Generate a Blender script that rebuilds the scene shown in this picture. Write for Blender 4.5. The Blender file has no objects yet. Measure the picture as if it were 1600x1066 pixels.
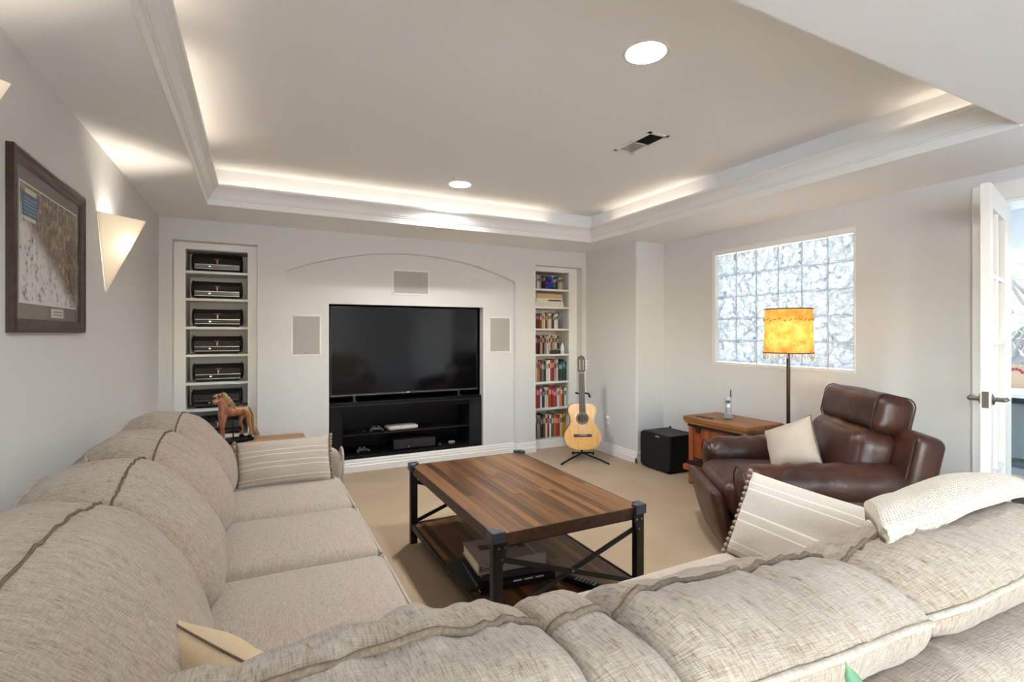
import bpy, bmesh, math, random
from mathutils import Vector, Matrix, noise
random.seed(7)
S = bpy.context.scene
COL = S.collection
PI = math.pi

# ------------------------------------------------------------------ camera, world, exposure
CAM_H = 1.28
F_PX = 788.0
YAW = math.atan(400 / 788.0)
cam_d = bpy.data.cameras.new('camera')
cam_d.sensor_fit = 'HORIZONTAL'; cam_d.sensor_width = 36.0
cam_d.lens = F_PX / 1600 * 36.0
cam_d.shift_y = -12.0 / 1600
cam_d.clip_start = 0.02
cam = bpy.data.objects.new('camera', cam_d); COL.objects.link(cam)
cam.location = (0, 0, CAM_H); cam.rotation_euler = (PI / 2, 0, -YAW)
S.camera = cam
S.view_settings.view_transform = 'Standard'; S.view_settings.look = 'None'
S.view_settings.gamma = 1.0; S.view_settings.use_curve_mapping = False
S.view_settings.exposure = 1.3
S.cycles.use_denoising = True
S.cycles.max_bounces = 8; S.cycles.diffuse_bounces = 5; S.cycles.use_adaptive_sampling = True; S.cycles.adaptive_threshold = .04; S.cycles.transparent_max_bounces = 16
S.cycles.sample_clamp_indirect = 6.0

W = bpy.data.worlds.new('sky'); S.world = W; W.use_nodes = True
wn = W.node_tree.nodes; wl = W.node_tree.links
bg = wn['Background']
sky = wn.new('ShaderNodeTexSky'); sky.sky_type = 'NISHITA'; sky.sun_disc = False
sky.sun_elevation = math.radians(50); sky.sun_rotation = math.radians(200); sky.air_density = 1.2; sky.dust_density = .6
wl.new(sky.outputs[0], bg.inputs[0]); bg.inputs[1].default_value = 1.5
SUN_E = 8.5
sun_d = bpy.data.lights.new('sun', 'SUN'); sun_d.energy = SUN_E; sun_d.angle = math.radians(.6); sun_d.color = (1, .97, .92)
sun = bpy.data.objects.new('sun', sun_d); COL.objects.link(sun); sun.rotation_euler = Vector((.02, -.62, -1.0)).to_track_quat('-Z', 'Y').to_euler()
DOWN_L = 310.0      # recessed lamp radiance
COVE_L = 3.4
SCONCE_W = 8.0
LAMP_W = 6.5

# ------------------------------------------------------------------ materials
def lin(r, g, b):
    f = lambda c: (c / 255 / 12.92) if c / 255 <= 0.04045 else ((c / 255 + 0.055) / 1.055) ** 2.4
    return (f(r), f(g), f(b), 1)

class NT:
    def __init__(s, name):
        s.m = bpy.data.materials.new(name); s.m.use_nodes = True
        s.t = s.m.node_tree; s.b = s.t.nodes['Principled BSDF']; s.out = s.t.nodes['Material Output']
    def n(s, typ, **kw):
        nd = s.t.nodes.new(typ)
        for k, v in kw.items():
            if k.startswith('i_'): nd.inputs[int(k[2:]) if k[2:].isdigit() else k[2:].replace('_', ' ')].default_value = v
            else: setattr(nd, k, v)
        return nd
    def l(s, a, b): s.t.links.new(a, b)
    def ramp(s, src, stops, interp='LINEAR'):
        r = s.n('ShaderNodeValToRGB'); r.color_ramp.interpolation = interp
        e = r.color_ramp.elements
        while len(e) < len(stops): e.new(0.5)
        for el, (p, c) in zip(e, stops): el.position = p; el.color = c
        s.l(src, r.inputs[0]); return r.outputs[0]
    def coord(s, kind, scale=(1, 1, 1), rot=(0, 0, 0)):
        c = s.n('ShaderNodeTexCoord'); mp = s.n('ShaderNodeMapping')
        mp.inputs['Scale'].default_value = scale; mp.inputs['Rotation'].default_value = rot
        s.l(c.outputs[kind], mp.inputs[0]); return mp.outputs[0]
    def noise(s, vec, scale, detail=2, rough=.5, dist=0):
        nz = s.n('ShaderNodeTexNoise'); nz.inputs['Scale'].default_value = scale
        nz.inputs['Detail'].default_value = detail; nz.inputs['Roughness'].default_value = rough
        nz.inputs['Distortion'].default_value = dist
        s.l(vec, nz.inputs['Vector']); return nz.outputs['Fac']
    def bump(s, h, strength=.2, dist=.002):
        b = s.n('ShaderNodeBump'); b.inputs['Strength'].default_value = strength; b.inputs['Distance'].default_value = dist
        s.l(h, b.inputs['Height']); s.l(b.outputs[0], s.b.inputs['Normal'])
    def mix(s, fac, a, b, mode='MIX'):
        m = s.n('ShaderNodeMix', data_type='RGBA', blend_type=mode)
        if isinstance(fac, (int, float)): m.inputs[0].default_value = fac
        else: s.l(fac, m.inputs[0])
        for i, v in ((6, a), (7, b)):
            if isinstance(v, tuple): m.inputs[i].default_value = v
            else: s.l(v, m.inputs[i])
        return m.outputs[2]

def plain(name, c, rough=.5, metal=0, noise_amt=0, noise_scale=20, bump=0, bscale=200, spec=.5, coat=0):
    k = NT(name); k.b.inputs['Base Color'].default_value = c
    k.b.inputs['Roughness'].default_value = rough; k.b.inputs['Metallic'].default_value = metal
    k.b.inputs['Specular IOR Level'].default_value = spec; k.b.inputs['Coat Weight'].default_value = coat
    v = None
    if noise_amt or bump: v = k.coord('Object')
    if noise_amt:
        d = tuple(x * (1 - noise_amt) for x in c[:3]) + (1,); u = tuple(min(1, x * (1 + noise_amt)) for x in c[:3]) + (1,)
        k.l(k.ramp(k.noise(v, noise_scale, 4), [(.3, d), (.7, u)]), k.b.inputs['Base Color'])
    if bump: k.bump(k.noise(v, bscale, 1), bump, .001)
    return k.m

def emit(name, c, strength):
    k = NT(name); k.b.inputs['Base Color'].default_value = (0, 0, 0, 1)
    k.b.inputs['Emission Color'].default_value = c; k.b.inputs['Emission Strength'].default_value = strength
    return k.m

MAT = {}
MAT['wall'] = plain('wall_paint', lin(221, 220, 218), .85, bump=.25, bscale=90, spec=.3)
MAT['ceil'] = plain('ceiling_paint_lightened', lin(244, 243, 241), .9, spec=.2)  # wall paint lightened here to stand in for weak ceiling light
MAT['trim'] = plain('white_trim', lin(238, 237, 233), .45)
MAT['black'] = plain('black_satin', lin(9, 9, 11), .42, spec=.25)
MAT['blackgloss'] = plain('black_gloss', lin(10, 10, 12), .08, coat=.3)
MAT['blackmetal'] = plain('black_iron', lin(34, 34, 36), .42, metal=.35, noise_amt=.2, noise_scale=60)
MAT['capmetal'] = plain('blue_grey_iron', lin(72, 80, 92), .38, metal=.5, noise_amt=.2, noise_scale=60)
MAT['silver'] = plain('silver_metal', lin(190, 188, 184), .25, metal=.9)
MAT['nickel'] = plain('brushed_nickel', lin(150, 146, 138), .28, metal=.95)
MAT['grille'] = plain('grey_grille', lin(176, 173, 168), .7, bump=.5, bscale=700)
MAT['whitepl'] = plain('white_plastic', lin(232, 231, 227), .4)
MAT['greypl'] = plain('grey_plastic', lin(140, 142, 144), .4)
MAT['darkgrey'] = plain('dark_grey_plastic', lin(52, 53, 56), .4)
MAT['paper'] = plain('paper_pages', lin(226, 218, 200), .9)

def carpet():
    k = NT('tan_carpet'); v = k.coord('Object')
    big = k.noise(v, 1.6, 3, .5, .6); fine = k.noise(v, 240, 3, .7)
    c1 = k.ramp(big, [(.35, lin(164, 140, 111)), (.65, lin(184, 161, 131))])
    c2 = k.ramp(fine, [(.3, lin(138, 116, 90)), (.7, lin(200, 180, 151))])
    k.l(k.mix(.45, c1, c2), k.b.inputs['Base Color'])
    k.b.inputs['Roughness'].default_value = 1; k.b.inputs['Specular IOR Level'].default_value = .1
    k.b.inputs['Sheen Weight'].default_value = .25
    k.bump(fine, .6, .004); return k.m
MAT['carpet'] = carpet()

def chenille(name, light, mid, fleck, fa=.5):
    k = NT(name); 
    a = k.noise(k.coord('UV', (420, 45, 1)), 1, 2, .6)
    b = k.noise(k.coord('UV', (50, 420, 1)), 1, 2, .6)
    big = k.noise(k.coord('UV', (90, 9, 1)), 1, 3, .6)
    ca = k.ramp(a, [(.28, mid), (.6, light)])
    cb = k.ramp(b, [(.3, mid), (.62, light)])
    base = k.mix(.4, ca, cb)
    fl = k.ramp(a, [(.30, (fa, fa, fa, 1)), (.42, (0, 0, 0, 1))])
    fm = k.ramp(big, [(.42, (0, 0, 0, 1)), (.62, (1, 1, 1, 1))])
    f = k.mix(1, fl, fm, 'MULTIPLY')
    c = k.mix(f, base, fleck)
    c = k.mix(k.ramp(big, [(.35, (0, 0, 0, 1)), (.75, (.38, .38, .38, 1))]), c, mid)
    k.l(c, k.b.inputs['Base Color'])
    k.b.inputs['Roughness'].default_value = .95; k.b.inputs['Specular IOR Level'].default_value = .15
    k.b.inputs['Sheen Weight'].default_value = .3
    h = k.n('ShaderNodeMath', operation='ADD'); k.l(a, h.inputs[0]); k.l(b, h.inputs[1])
    k.bump(h.outputs[0], .7, .0025); return k.m
MAT['chenille'] = chenille('chenille_fabric', lin(191, 177, 160), lin(130, 111, 91), lin(116, 78, 48), .95)
MAT['seat_fabric'] = chenille('chenille_seat_fabric', lin(194, 182, 168), lin(150, 134, 118), lin(124, 100, 78), .5)
MAT['piping'] = plain('shaded_piping_cord', lin(116, 101, 86), .95, noise_amt=.25, noise_scale=220, bump=.5, bscale=500, spec=.1)  # same cord as the pale one, darkened for front-seam shade
MAT['piping_light'] = plain('pale_piping_cord', lin(184, 172, 157), .95, noise_amt=.2, noise_scale=220, bump=.5, bscale=500, spec=.1)

def stripes(name, base, line, pos):
    k = NT(name); c = k.n('ShaderNodeTexCoord'); sp = k.n('ShaderNodeSeparateXYZ'); k.l(c.outputs['UV'], sp.inputs[0])
    stops = [(0, base)]
    for p in pos: stops += [(p, line), (p + .012, base)]
    r = k.ramp(sp.outputs[1], stops, 'CONSTANT')
    nz = k.noise(k.coord('Object', (1, 1, 1)), 330, 2, .7)
    k.l(k.mix(.16, r, k.ramp(nz, [(.3, lin(120, 108, 95)), (.7, lin(250, 245, 238))])), k.b.inputs['Base Color'])
    k.b.inputs['Roughness'].default_value = .95; k.b.inputs['Specular IOR Level'].default_value = .1
    k.bump(nz, .4, .0015); return k.m
MAT['stripe_tan'] = stripes('tan_striped_linen', lin(186, 170, 152), lin(232, 224, 212), (.14, .22, .40, .48, .60, .68))
MAT['stripe_grey'] = stripes('grey_striped_linen', lin(198, 190, 178), lin(236, 231, 222), (.12, .2, .42, .5, .72, .8))
MAT['linen'] = plain('beige_linen', lin(196, 182, 165), .95, noise_amt=.1, noise_scale=300, bump=.4, bscale=600, spec=.1)
MAT['tan_linen'] = plain('tan_linen', lin(206, 184, 152), .95, noise_amt=.08, noise_scale=300, bump=.4, bscale=600, spec=.1)
MAT['tassel'] = plain('taupe_tassel', lin(150, 136, 120), .95, noise_amt=.3, noise_scale=200, spec=.1)

def leather():
    k = NT('brown_leather'); v = k.coord('Object')
    big = k.noise(v, 5, 4, .55); g = k.noise(v, 260, 3, .6); wr = k.noise(k.coord('Object', (1, 1, 1)), 22, 4, .6, 1.2)
    k.l(k.ramp(big, [(.3, lin(46, 25, 18)), (.7, lin(76, 42, 31))]), k.b.inputs['Base Color'])
    k.l(k.ramp(big, [(.3, (.42, .42, .42, 1)), (.7, (.28, .28, .28, 1))]), k.b.inputs['Roughness'])
    h = k.n('ShaderNodeMath', operation='MULTIPLY_ADD', i_1=.25); k.l(g, h.inputs[0]); k.l(wr, h.inputs[2])
    k.bump(h.outputs[0], .35, .006); return k.m
MAT['leather'] = leather()
MAT['leather_stitch'] = plain('leather_seam', lin(52, 26, 18), .5)

def wood(name, dark, mid, light, axis='y', scale=1.0, rough=.35, vary=True):
    k = NT(name); sc = {'x': (2, 40, 40), 'y': (40, 2, 40), 'z': (40, 40, 2)}[axis]
    v = k.coord('Object', tuple(x * scale for x in sc))
    if vary:
        oi = k.n('ShaderNodeObjectInfo'); cx = k.n('ShaderNodeVectorMath', operation='ADD')
        m = k.n('ShaderNodeMath', operation='MULTIPLY', i_1=97.0); k.l(oi.outputs['Random'], m.inputs[0])
        k.l(v, cx.inputs[0]); k.l(m.outputs[0], cx.inputs[1]); v = cx.outputs[0]
    a = k.noise(v, 1.0, 5, .62, .8)
    c = k.ramp(a, [(.28, dark), (.5, mid), (.72, light)])
    if vary:
        c = k.mix(.5, c, k.ramp(oi.outputs['Random'], [(0, dark), (.5, mid), (1, light)]))
    k.l(c, k.b.inputs['Base Color']); k.b.inputs['Roughness'].default_value = rough
    k.bump(a, .12, .001); return k.m
MAT['table_wood'] = wood('stained_plank_wood', lin(44, 26, 13), lin(94, 60, 31), lin(150, 104, 60), 'y', .5, .32)
MAT['table_edge'] = wood('dark_stained_edge', lin(38, 22, 13), lin(62, 38, 22), lin(84, 54, 32), 'y', .5, .4, False)
MAT['pine'] = wood('rustic_pine', lin(92, 54, 26), lin(146, 94, 50), lin(178, 126, 76), 'y', .35, .4, False)
MAT['pine_red'] = wood('reddish_pine', lin(104, 48, 22), lin(154, 76, 34), lin(176, 100, 50), 'z', .4, .4, False)
MAT['oak'] = wood('oak_top', lin(120, 88, 58), lin(152, 116, 80), lin(176, 142, 104), 'x', .5, .5, False)
MAT['spruce'] = wood('spruce_guitar_top', lin(226, 164, 84), lin(240, 184, 102), lin(248, 200, 122), 'z', 2.0, .25, False)
MAT['rosewood'] = wood('rosewood', lin(40, 22, 15), lin(66, 36, 24), lin(84, 50, 34), 'z', 1.0, .35, False)
MAT['mahogany'] = wood('guitar_side_wood', lin(110, 60, 28), lin(140, 82, 42), lin(160, 100, 54), 'z', 1.0, .3, False)
MAT['horsewood'] = wood('carved_horse_wood', lin(118, 66, 40), lin(160, 98, 64), lin(190, 132, 94), 'z', .6, .35, False)
MAT['frame_wood'] = wood('dark_frame_wood', lin(38, 24, 19), lin(58, 38, 30), lin(78, 54, 44), 'y', 1.0, .35, False)

# ------------------------------------------------------------------ mesh helpers
ROOT = {}
def mw(o): return ROOT.get(o.name, Matrix.Identity(4))
def tag(o, label=None, cat=None, group=None, kind=None):
    if label: o['label'] = label
    if cat: o['category'] = cat
    if group: o['group'] = group
    if kind: o['kind'] = kind
    return o
def thing(name, label, cat, loc=(0, 0, 0), rz=0, group=None, kind=None):
    o = bpy.data.objects.new(name, None); COL.objects.link(o)
    o.empty_display_size = .1; o.location = loc; o.rotation_euler = (0, 0, rz)
    ROOT[o.name] = Matrix.Translation(loc) @ Matrix.Rotation(rz, 4, 'Z')
    return tag(o, label, cat, group, kind)
def obj(name, bm, mat, parent=None, smooth=False, bevel=0, local=False, loc=None, seg=2, recalc=True):
    """link a bmesh as one object; bm in world space unless local=True (then in the space of the thing)"""
    if recalc: bmesh.ops.recalc_face_normals(bm, faces=bm.faces[:])
    inv = None
    if parent is not None and not local: bm.transform(mw(parent).inverted())
    if parent is None and loc is not None and not local: bm.transform(Matrix.Translation(loc).inverted())
    me = bpy.data.meshes.new(name); bm.to_mesh(me); bm.free()
    if smooth:
        for p in me.polygons: p.use_smooth = True
    m = MAT[mat] if isinstance(mat, str) else mat
    me.materials.append(m)
    o = bpy.data.objects.new(name, me); COL.objects.link(o)
    if parent is not None: o.parent = parent; ROOT[o.name] = mw(parent)
    elif loc is not None: o.location = loc; ROOT[o.name] = Matrix.Translation(loc)
    if bevel:
        b = o.modifiers.new('bevel', 'BEVEL'); b.width = bevel; b.segments = seg; b.limit_method = 'ANGLE'
        b.harden_normals = False
    return o
def deepcopy(o, parent=None):
    c = o.copy(); COL.objects.link(c); c.parent = parent
    ROOT[c.name] = mw(parent) if parent is not None else mw(o)
    for ch in o.children: deepcopy(ch, c)
    return c

def box(bm, x0, x1, y0, y1, z0, z1):
    vs = [bm.verts.new(p) for p in ((x0,y0,z0),(x1,y0,z0),(x1,y1,z0),(x0,y1,z0),(x0,y0,z1),(x1,y0,z1),(x1,y1,z1),(x0,y1,z1))]
    for f in ((0,3,2,1),(4,5,6,7),(0,1,5,4),(1,2,6,5),(2,3,7,6),(3,0,4,7)): bm.faces.new([vs[i] for i in f])
    return vs
def B(*a):
    bm = bmesh.new()
    if isinstance(a[0], (tuple, list)):
        for q in a: box(bm, *q)
    else: box(bm, *a)
    return bm
def prism(bm, pts, axis, a0, a1):
    """polygon pts (2-D) extruded along axis 'x','y' or 'z' from a0 to a1"""
    def P(p, a):
        return {'x': (a, p[0], p[1]), 'y': (p[0], a, p[1]), 'z': (p[0], p[1], a)}[axis]
    v0 = [bm.verts.new(P(p, a0)) for p in pts]; v1 = [bm.verts.new(P(p, a1)) for p in pts]
    n = len(pts); bm.faces.new(v0); bm.faces.new(v1[::-1])
    for i in range(n): bm.faces.new((v0[i], v1[i], v1[(i+1) % n], v0[(i+1) % n]))
def PR(pts, axis, a0, a1):
    bm = bmesh.new(); prism(bm, pts, axis, a0, a1); return bm
def tube(bm, path, r, seg=8, cap=True, closed=False):
    path = [Vector(p) for p in path]; n = len(path); rings = []
    up = Vector((0, 0, 1)); prevx = None
    for i, p in enumerate(path):
        if closed: t = path[(i+1) % n] - path[i-1]
        else: t = path[min(i+1, n-1)] - path[max(i-1, 0)]
        if t.length < 1e-9: t = Vector((0, 0, 1))
        t.normalize()
        if prevx is None:
            x = t.cross(up)
            if x.length < 1e-3: x = t.cross(Vector((1, 0, 0)))
        else: x = prevx - t * prevx.dot(t)
        x.normalize(); y = t.cross(x); prevx = x
        rr = r[i] if isinstance(r, (list, tuple)) else r
        rings.append([bm.verts.new(p + (x * math.cos(2*PI*k/seg) + y * math.sin(2*PI*k/seg)) * rr) for k in range(seg)])
    m = n if closed else n - 1
    for i in range(m):
        a, b = rings[i], rings[(i+1) % n]
        for k in range(seg): bm.faces.new((a[k], a[(k+1) % seg], b[(k+1) % seg], b[k]))
    if cap and not closed: bm.faces.new(rings[0][::-1]); bm.faces.new(rings[-1])
def T(path, r, seg=8, **k):
    bm = bmesh.new(); tube(bm, path, r, seg, **k); return bm
def lathe(bm, prof, seg=24, c=(0, 0, 0), axis='z'):
    """prof: list of (radius, height)"""
    rings = []
    for r, h in prof:
        ring = []
        for k in range(seg):
            a = 2*PI*k/seg; x, y = max(r, 1e-5)*math.cos(a), max(r, 1e-5)*math.sin(a)
            p = {'z': (x, y, h), 'x': (h, x, y), 'y': (x, h, y)}[axis]
            ring.append(bm.verts.new((c[0]+p[0], c[1]+p[1], c[2]+p[2])))
        rings.append(ring)
    for a, b in zip(rings, rings[1:]):
        for k in range(seg): bm.faces.new((a[k], a[(k+1) % seg], b[(k+1) % seg], b[k]))
    bm.faces.new(rings[0][::-1]); bm.faces.new(rings[-1])
def LA(prof, seg=24, c=(0, 0, 0), axis='z'):
    bm = bmesh.new(); lathe(bm, prof, seg, c, axis); return bm
def bar(bm, p, q, w, h, up=(0, 0, 1)):
    """rectangular bar from p to q"""
    p, q = Vector(p), Vector(q); t = (q - p).normalized(); x = t.cross(Vector(up))
    if x.length < 1e-3: x = t.cross(Vector((0, 1, 0)))
    x.normalize(); y = x.cross(t)
    vs = [bm.verts.new(e + x*sx*w/2 + y*sy*h/2) for e in (p, q) for sx, sy in ((-1,-1),(1,-1),(1,1),(-1,1))]
    for f in ((3,2,1,0),(4,5,6,7),(0,1,5,4),(1,2,6,5),(2,3,7,6),(3,0,4,7)): bm.faces.new([vs[i] for i in f])
def BAR(p, q, w, h, up=(0, 0, 1)):
    bm = bmesh.new(); bar(bm, p, q, w, h, up); return bm
def catmull(pts, n, closed=True):
    m = len(pts); out = []
    segs = m if closed else m - 1
    for i in range(segs):
        g = lambda j: Vector(pts[j % m]) if closed else Vector(pts[max(0, min(m-1, j))])
        p0, p1, p2, p3 = g(i-1), g(i), g(i+1), g(i+2)
        for k in range(n):
            t = k / n
            out.append(.5*((2*p1) + (p2-p0)*t + (2*p0-5*p1+4*p2-p3)*t*t + (3*p1-p0-3*p2+p3)*t**3))
    if not closed: out.append(Vector(pts[-1]))
    return out
def nz(x, y, z, s=1.0): return noise.noise(Vector((x*s, y*s, z*s)))

def rbox(c, size, r, n=14, bulge=(0, 0, 0), amp=0, freq=6, fn=None, seed=0):
    """soft rounded box with UVs in metres; bulge per axis pushes the faces out in the middle"""
    bm = bmesh.new(); uvl = bm.loops.layers.uv.new('UV'); h = [s/2 for s in size]; cache = {}
    ns = n if isinstance(n, (tuple, list)) else (n, n, n)
    def ease(i, m):
        t = -1 + 2*i/m; return .35*t + .65*math.sin(t*PI/2)
    def vert(a, b, d):
        k = (round(a, 5), round(b, 5), round(d, 5))
        if k in cache: return cache[k]
        p = Vector((a*h[0], b*h[1], d*h[2]))
        q = Vector([max(-(h[i]-r), min(h[i]-r, p[i])) for i in range(3)])
        e = p - q
        if e.length > 1e-9: p = q + e.normalized()*r
        u = (a, b, d)
        for i in range(3):
            o1, o2 = (i+1) % 3, (i+2) % 3
            p[i] += bulge[i]*u[i]*(1-u[o1]**2)*(1-u[o2]**2)
        if amp:
            dv = p.normalized(); p += dv*amp*nz(p.x+seed, p.y+seed*1.7, p.z, freq)
        if fn: p = fn(p, u)
        v = bm.verts.new(p + Vector(c)); cache[k] = v; return v
    for ax in range(3):
        o1, o2 = (ax+1) % 3, (ax+2) % 3
        for sgn in (-1, 1):
            for i in range(ns[o1]):
                for j in range(ns[o2]):
                    q = []; uv = []
                    for di, dj in ((0,0),(1,0),(1,1),(0,1)):
                        t = [0, 0, 0]; t[ax] = sgn; t[o1] = ease(i+di, ns[o1]); t[o2] = ease(j+dj, ns[o2])
                        q.append(vert(*t)); uv.append((t[o1]*h[o1], t[o2]*h[o2]) if ax != 1 else (t[o2]*h[o2], t[o1]*h[o1]))
                    if sgn < 0: q.reverse(); uv.reverse()
                    f = bm.faces.new(q)
                    for lp, w in zip(f.loops, uv): lp[uvl].uv = w
    return bm

def loaf(prof, to, Wd, n_exp=5.0, ns=5, nw=34, amp=.006, fold=0, fold_rng=(0, 0), seed=0, uvswap=False):
    """back cushion: closed profile (d,z) swept over width Wd with rounded ends; to(d, z, w) -> world"""
    bm = bmesh.new(); uvl = bm.loops.layers.uv.new('UV')
    P = catmull([(a, b, 0) for a, b in prof], ns); m = len(P)
    c0 = sum(P, Vector()) / m; arc = [0]
    for i in range(m): arc.append(arc[-1] + (P[(i+1) % m] - P[i]).length)
    rows = []; wv = []
    def pt(i, w):
        g = max(0.0, 1 - abs(w)**n_exp)**(1/n_exp)
        v = P[i % m] - c0; r = v.length
        dd = amp*nz(v.x*2.2+seed, v.y*2.2+seed*.7, w*Wd*1.1, 3.2)
        sfr = (i % m)/m
        if fold:
            lo, hi = fold_rng; mid, hw = (lo+hi)/2, (hi-lo)/2
            msk = max(0, 1 - ((sfr-mid)/(hw*1.6))**2)
            dd += msk*fold*(abs(nz(w*Wd*16+seed*3, sfr*2.0, seed))*1.6 - .5) + msk*fold*.5*nz(w*Wd*42+seed, sfr*3, 1)
        q = c0 + v*g*(1 + (dd/r if r > 1e-6 else 0)*(.4+.6*g))
        return Vector(to(q.x, q.y, w*Wd/2))
    for j in range(nw+1):
        t = -1 + 2*j/nw; w = .25*t + .75*math.sin(t*PI/2); w = max(-.9995, min(.9995, w)); wv.append(w)
        rows.append([bm.verts.new(pt(i, w)) for i in range(m)])
    for j in range(nw):
        for i in range(m):
            f = bm.faces.new((rows[j][i], rows[j][(i+1) % m], rows[j+1][(i+1) % m], rows[j+1][i]))
            uv = [(wv[j]*Wd/2, arc[i]), (wv[j]*Wd/2, arc[i+1]), (wv[j+1]*Wd/2, arc[i+1]), (wv[j+1]*Wd/2, arc[i])]
            for lp, q in zip(f.loops, uv): lp[uvl].uv = q
    bm.faces.new(rows[0]); bm.faces.new(rows[-1][::-1])
    return bm, pt, m

def pillow(Wd, Ht, Th, n=22, pinch=.05, amp=.004, seed=0, flat=3.0):
    """throw pillow in local x (width), z (height), thickness along y; UV 0..1"""
    bm = bmesh.new(); uvl = bm.loops.layers.uv.new('UV'); V = {}
    def P(i, j, s):
        u = math.sin((-1+2*i/n)*PI/2)*.6+(-1+2*i/n)*.4; v = math.sin((-1+2*j/n)*PI/2)*.6+(-1+2*j/n)*.4
        edge = i in (0, n) or j in (0, n)
        k = (i, j, 0 if edge else s)
        if k not in V:
            t = Th/2*((1-abs(u)**flat)*(1-abs(v)**flat))**.55
            t *= 1 + .25*nz(u*1.5+seed, v*1.5, s*3.0)
            x = u*Wd/2*(1-pinch*(1-v*v)); z = v*Ht/2*(1-pinch*(1-u*u))
            V[k] = bm.verts.new((x, s*t + amp*nz(u*5, v*5, seed), z))
        return V[k]
    for s in (-1, 1):
        for i in range(n):
            for j in range(n):
                q = [P(i, j, s), P(i+1, j, s), P(i+1, j+1, s), P(i, j+1, s)]
                uv = [(i/n, j/n), ((i+1)/n, j/n), ((i+1)/n, (j+1)/n), (i/n, (j+1)/n)]
                if s > 0: q.reverse(); uv.reverse()
                f = bm.faces.new(q)
                for lp, w in zip(f.loops, uv): lp[uvl].uv = w
    return bm

def text_bm(body, size, extrude=.0004):
    cu = bpy.data.curves.new('t', 'FONT'); cu.body = body; cu.size = size; cu.extrude = extrude; cu.resolution_u = 3
    o = bpy.data.objects.new('t', cu); me = bpy.data.meshes.new_from_object(o)
    bm = bmesh.new(); bm.from_mesh(me); bpy.data.objects.remove(o); bpy.data.curves.remove(cu); bpy.data.meshes.remove(me)
    return bm

def struct(name, bm, mat, parent=None, **k):
    o = obj(name, bm, mat, parent, **k)
    if parent is None: o['kind'] = 'structure'
    return o

# ------------------------------------------------------------------ room shell
XL, XS, XR = -.675, 3.35, 3.70
YB, YP, YN = 4.74, 4.81, 3.88        # wall face, arch panel, bump face
ZS, ZC = 2.19, 2.4376
YR = -3.4
TX0, TX1, TY0, TY1 = -.31, 2.97, .95, 4.11

o = struct('floor', B(XL-.1, 3.82, YR-.1, 5.3, -.1, 0), 'carpet'); o['label'] = 'tan carpet covering the whole floor'
bm = bmesh.new()
for q in ((XL-.1, TX0, YR-.1, 5.3), (TX1, XR+.1, YR-.1, 5.3), (TX0, TX1, YR-.1, TY0), (TX0, TX1, TY1, 5.3)): box(bm, q[0], q[1], q[2], q[3], ZS, ZC+.12)
DOWN = ((1.432, 1.603), (1.413, 3.673))          # recessed cans in the tray ceiling
def flat(x0, x1, y0, y1): bm.faces.new([bm.verts.new(p) for p in ((x0, y0, ZC), (x0, y1, ZC), (x1, y1, ZC), (x1, y0, ZC))])
ys = TY0-.2
for lx_, ly_ in DOWN:
    flat(TX0-.2, TX1+.2, ys, ly_-.12); flat(TX0-.2, lx_-.12, ly_-.12, ly_+.12); flat(lx_+.12, TX1+.2, ly_-.12, ly_+.12); ys = ly_+.12
    n = 32; ci = [bm.verts.new((lx_+.080*math.cos(2*PI*k/n), ly_+.080*math.sin(2*PI*k/n), ZC)) for k in range(n)]
    sq = []
    for k in range(n):
        c_, s_ = math.cos(2*PI*k/n), math.sin(2*PI*k/n); m_ = .12/max(abs(c_), abs(s_)); sq.append(bm.verts.new((lx_+c_*m_, ly_+s_*m_, ZC)))
    for k in range(n): bm.faces.new((ci[k], ci[(k+1) % n], sq[(k+1) % n], sq[k]))
flat(TX0-.2, TX1+.2, ys, TY1+.2)
box(bm, XL-.1, XR+.1, YR-.1, 5.3, ZC+.12, ZC+.2)
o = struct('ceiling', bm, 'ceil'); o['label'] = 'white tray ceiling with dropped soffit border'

LY0, LY1, LZ0, LZ1 = -3.1, -.9, .55, 2.02
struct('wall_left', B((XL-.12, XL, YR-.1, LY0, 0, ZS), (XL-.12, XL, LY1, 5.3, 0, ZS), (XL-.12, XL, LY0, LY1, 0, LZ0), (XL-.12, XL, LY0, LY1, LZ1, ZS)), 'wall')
# back wall: front layer with two niche openings and the arched recess, back layer with the television opening
NL = (-.587, .010); NR = (2.693, 3.293); NZT = 2.02
AX0, AX1, AZ0, AZ1 = .24, 2.452, 1.822, 2.04
bm = bmesh.new()
for x0, x1, z0, z1 in ((XL-.1, NL[0], 0, ZS), (NL[0], NL[1], NZT, ZS), (NL[1], AX0, 0, ZS), (AX1, NR[0], 0, ZS), (NR[0], NR[1], NZT, ZS), (NR[1], XS+.1, 0, ZS)):
    box(bm, x0, x1, YB, YP, z0, ZS if z1 == ZS else z1)
half = (AX1-AX0)/2; rise = AZ1-AZ0; Rr = (half*half+rise*rise)/(2*rise); cx = (AX0+AX1)/2
arcp = [(cx+Rr*math.sin(a), AZ1-Rr+Rr*math.cos(a)) for a in [(-1+2*i/36)*math.asin(half/Rr) for i in range(37)]]
prism(bm, [(AX0, ZS)] + arcp + [(AX1, ZS)], 'y', YB, YP)
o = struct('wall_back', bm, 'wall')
o['label'] = 'white back wall with arched television recess between two shelf niches'
OX0, OX1, OZ0, OZ1 = .588, 2.106, .112, 1.548
bm = bmesh.new()
for x0, x1, z0, z1 in ((AX0-.1, OX0, 0, ZS-.05), (OX1, AX1+.1, 0, ZS-.05), (OX0, OX1, OZ1, ZS-.05), (OX0, OX1, 0, OZ0)):
    box(bm, x0, x1, YP, YP+.09, z0, z1)
obj('arch_panel', bm, 'wall', o)
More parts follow.
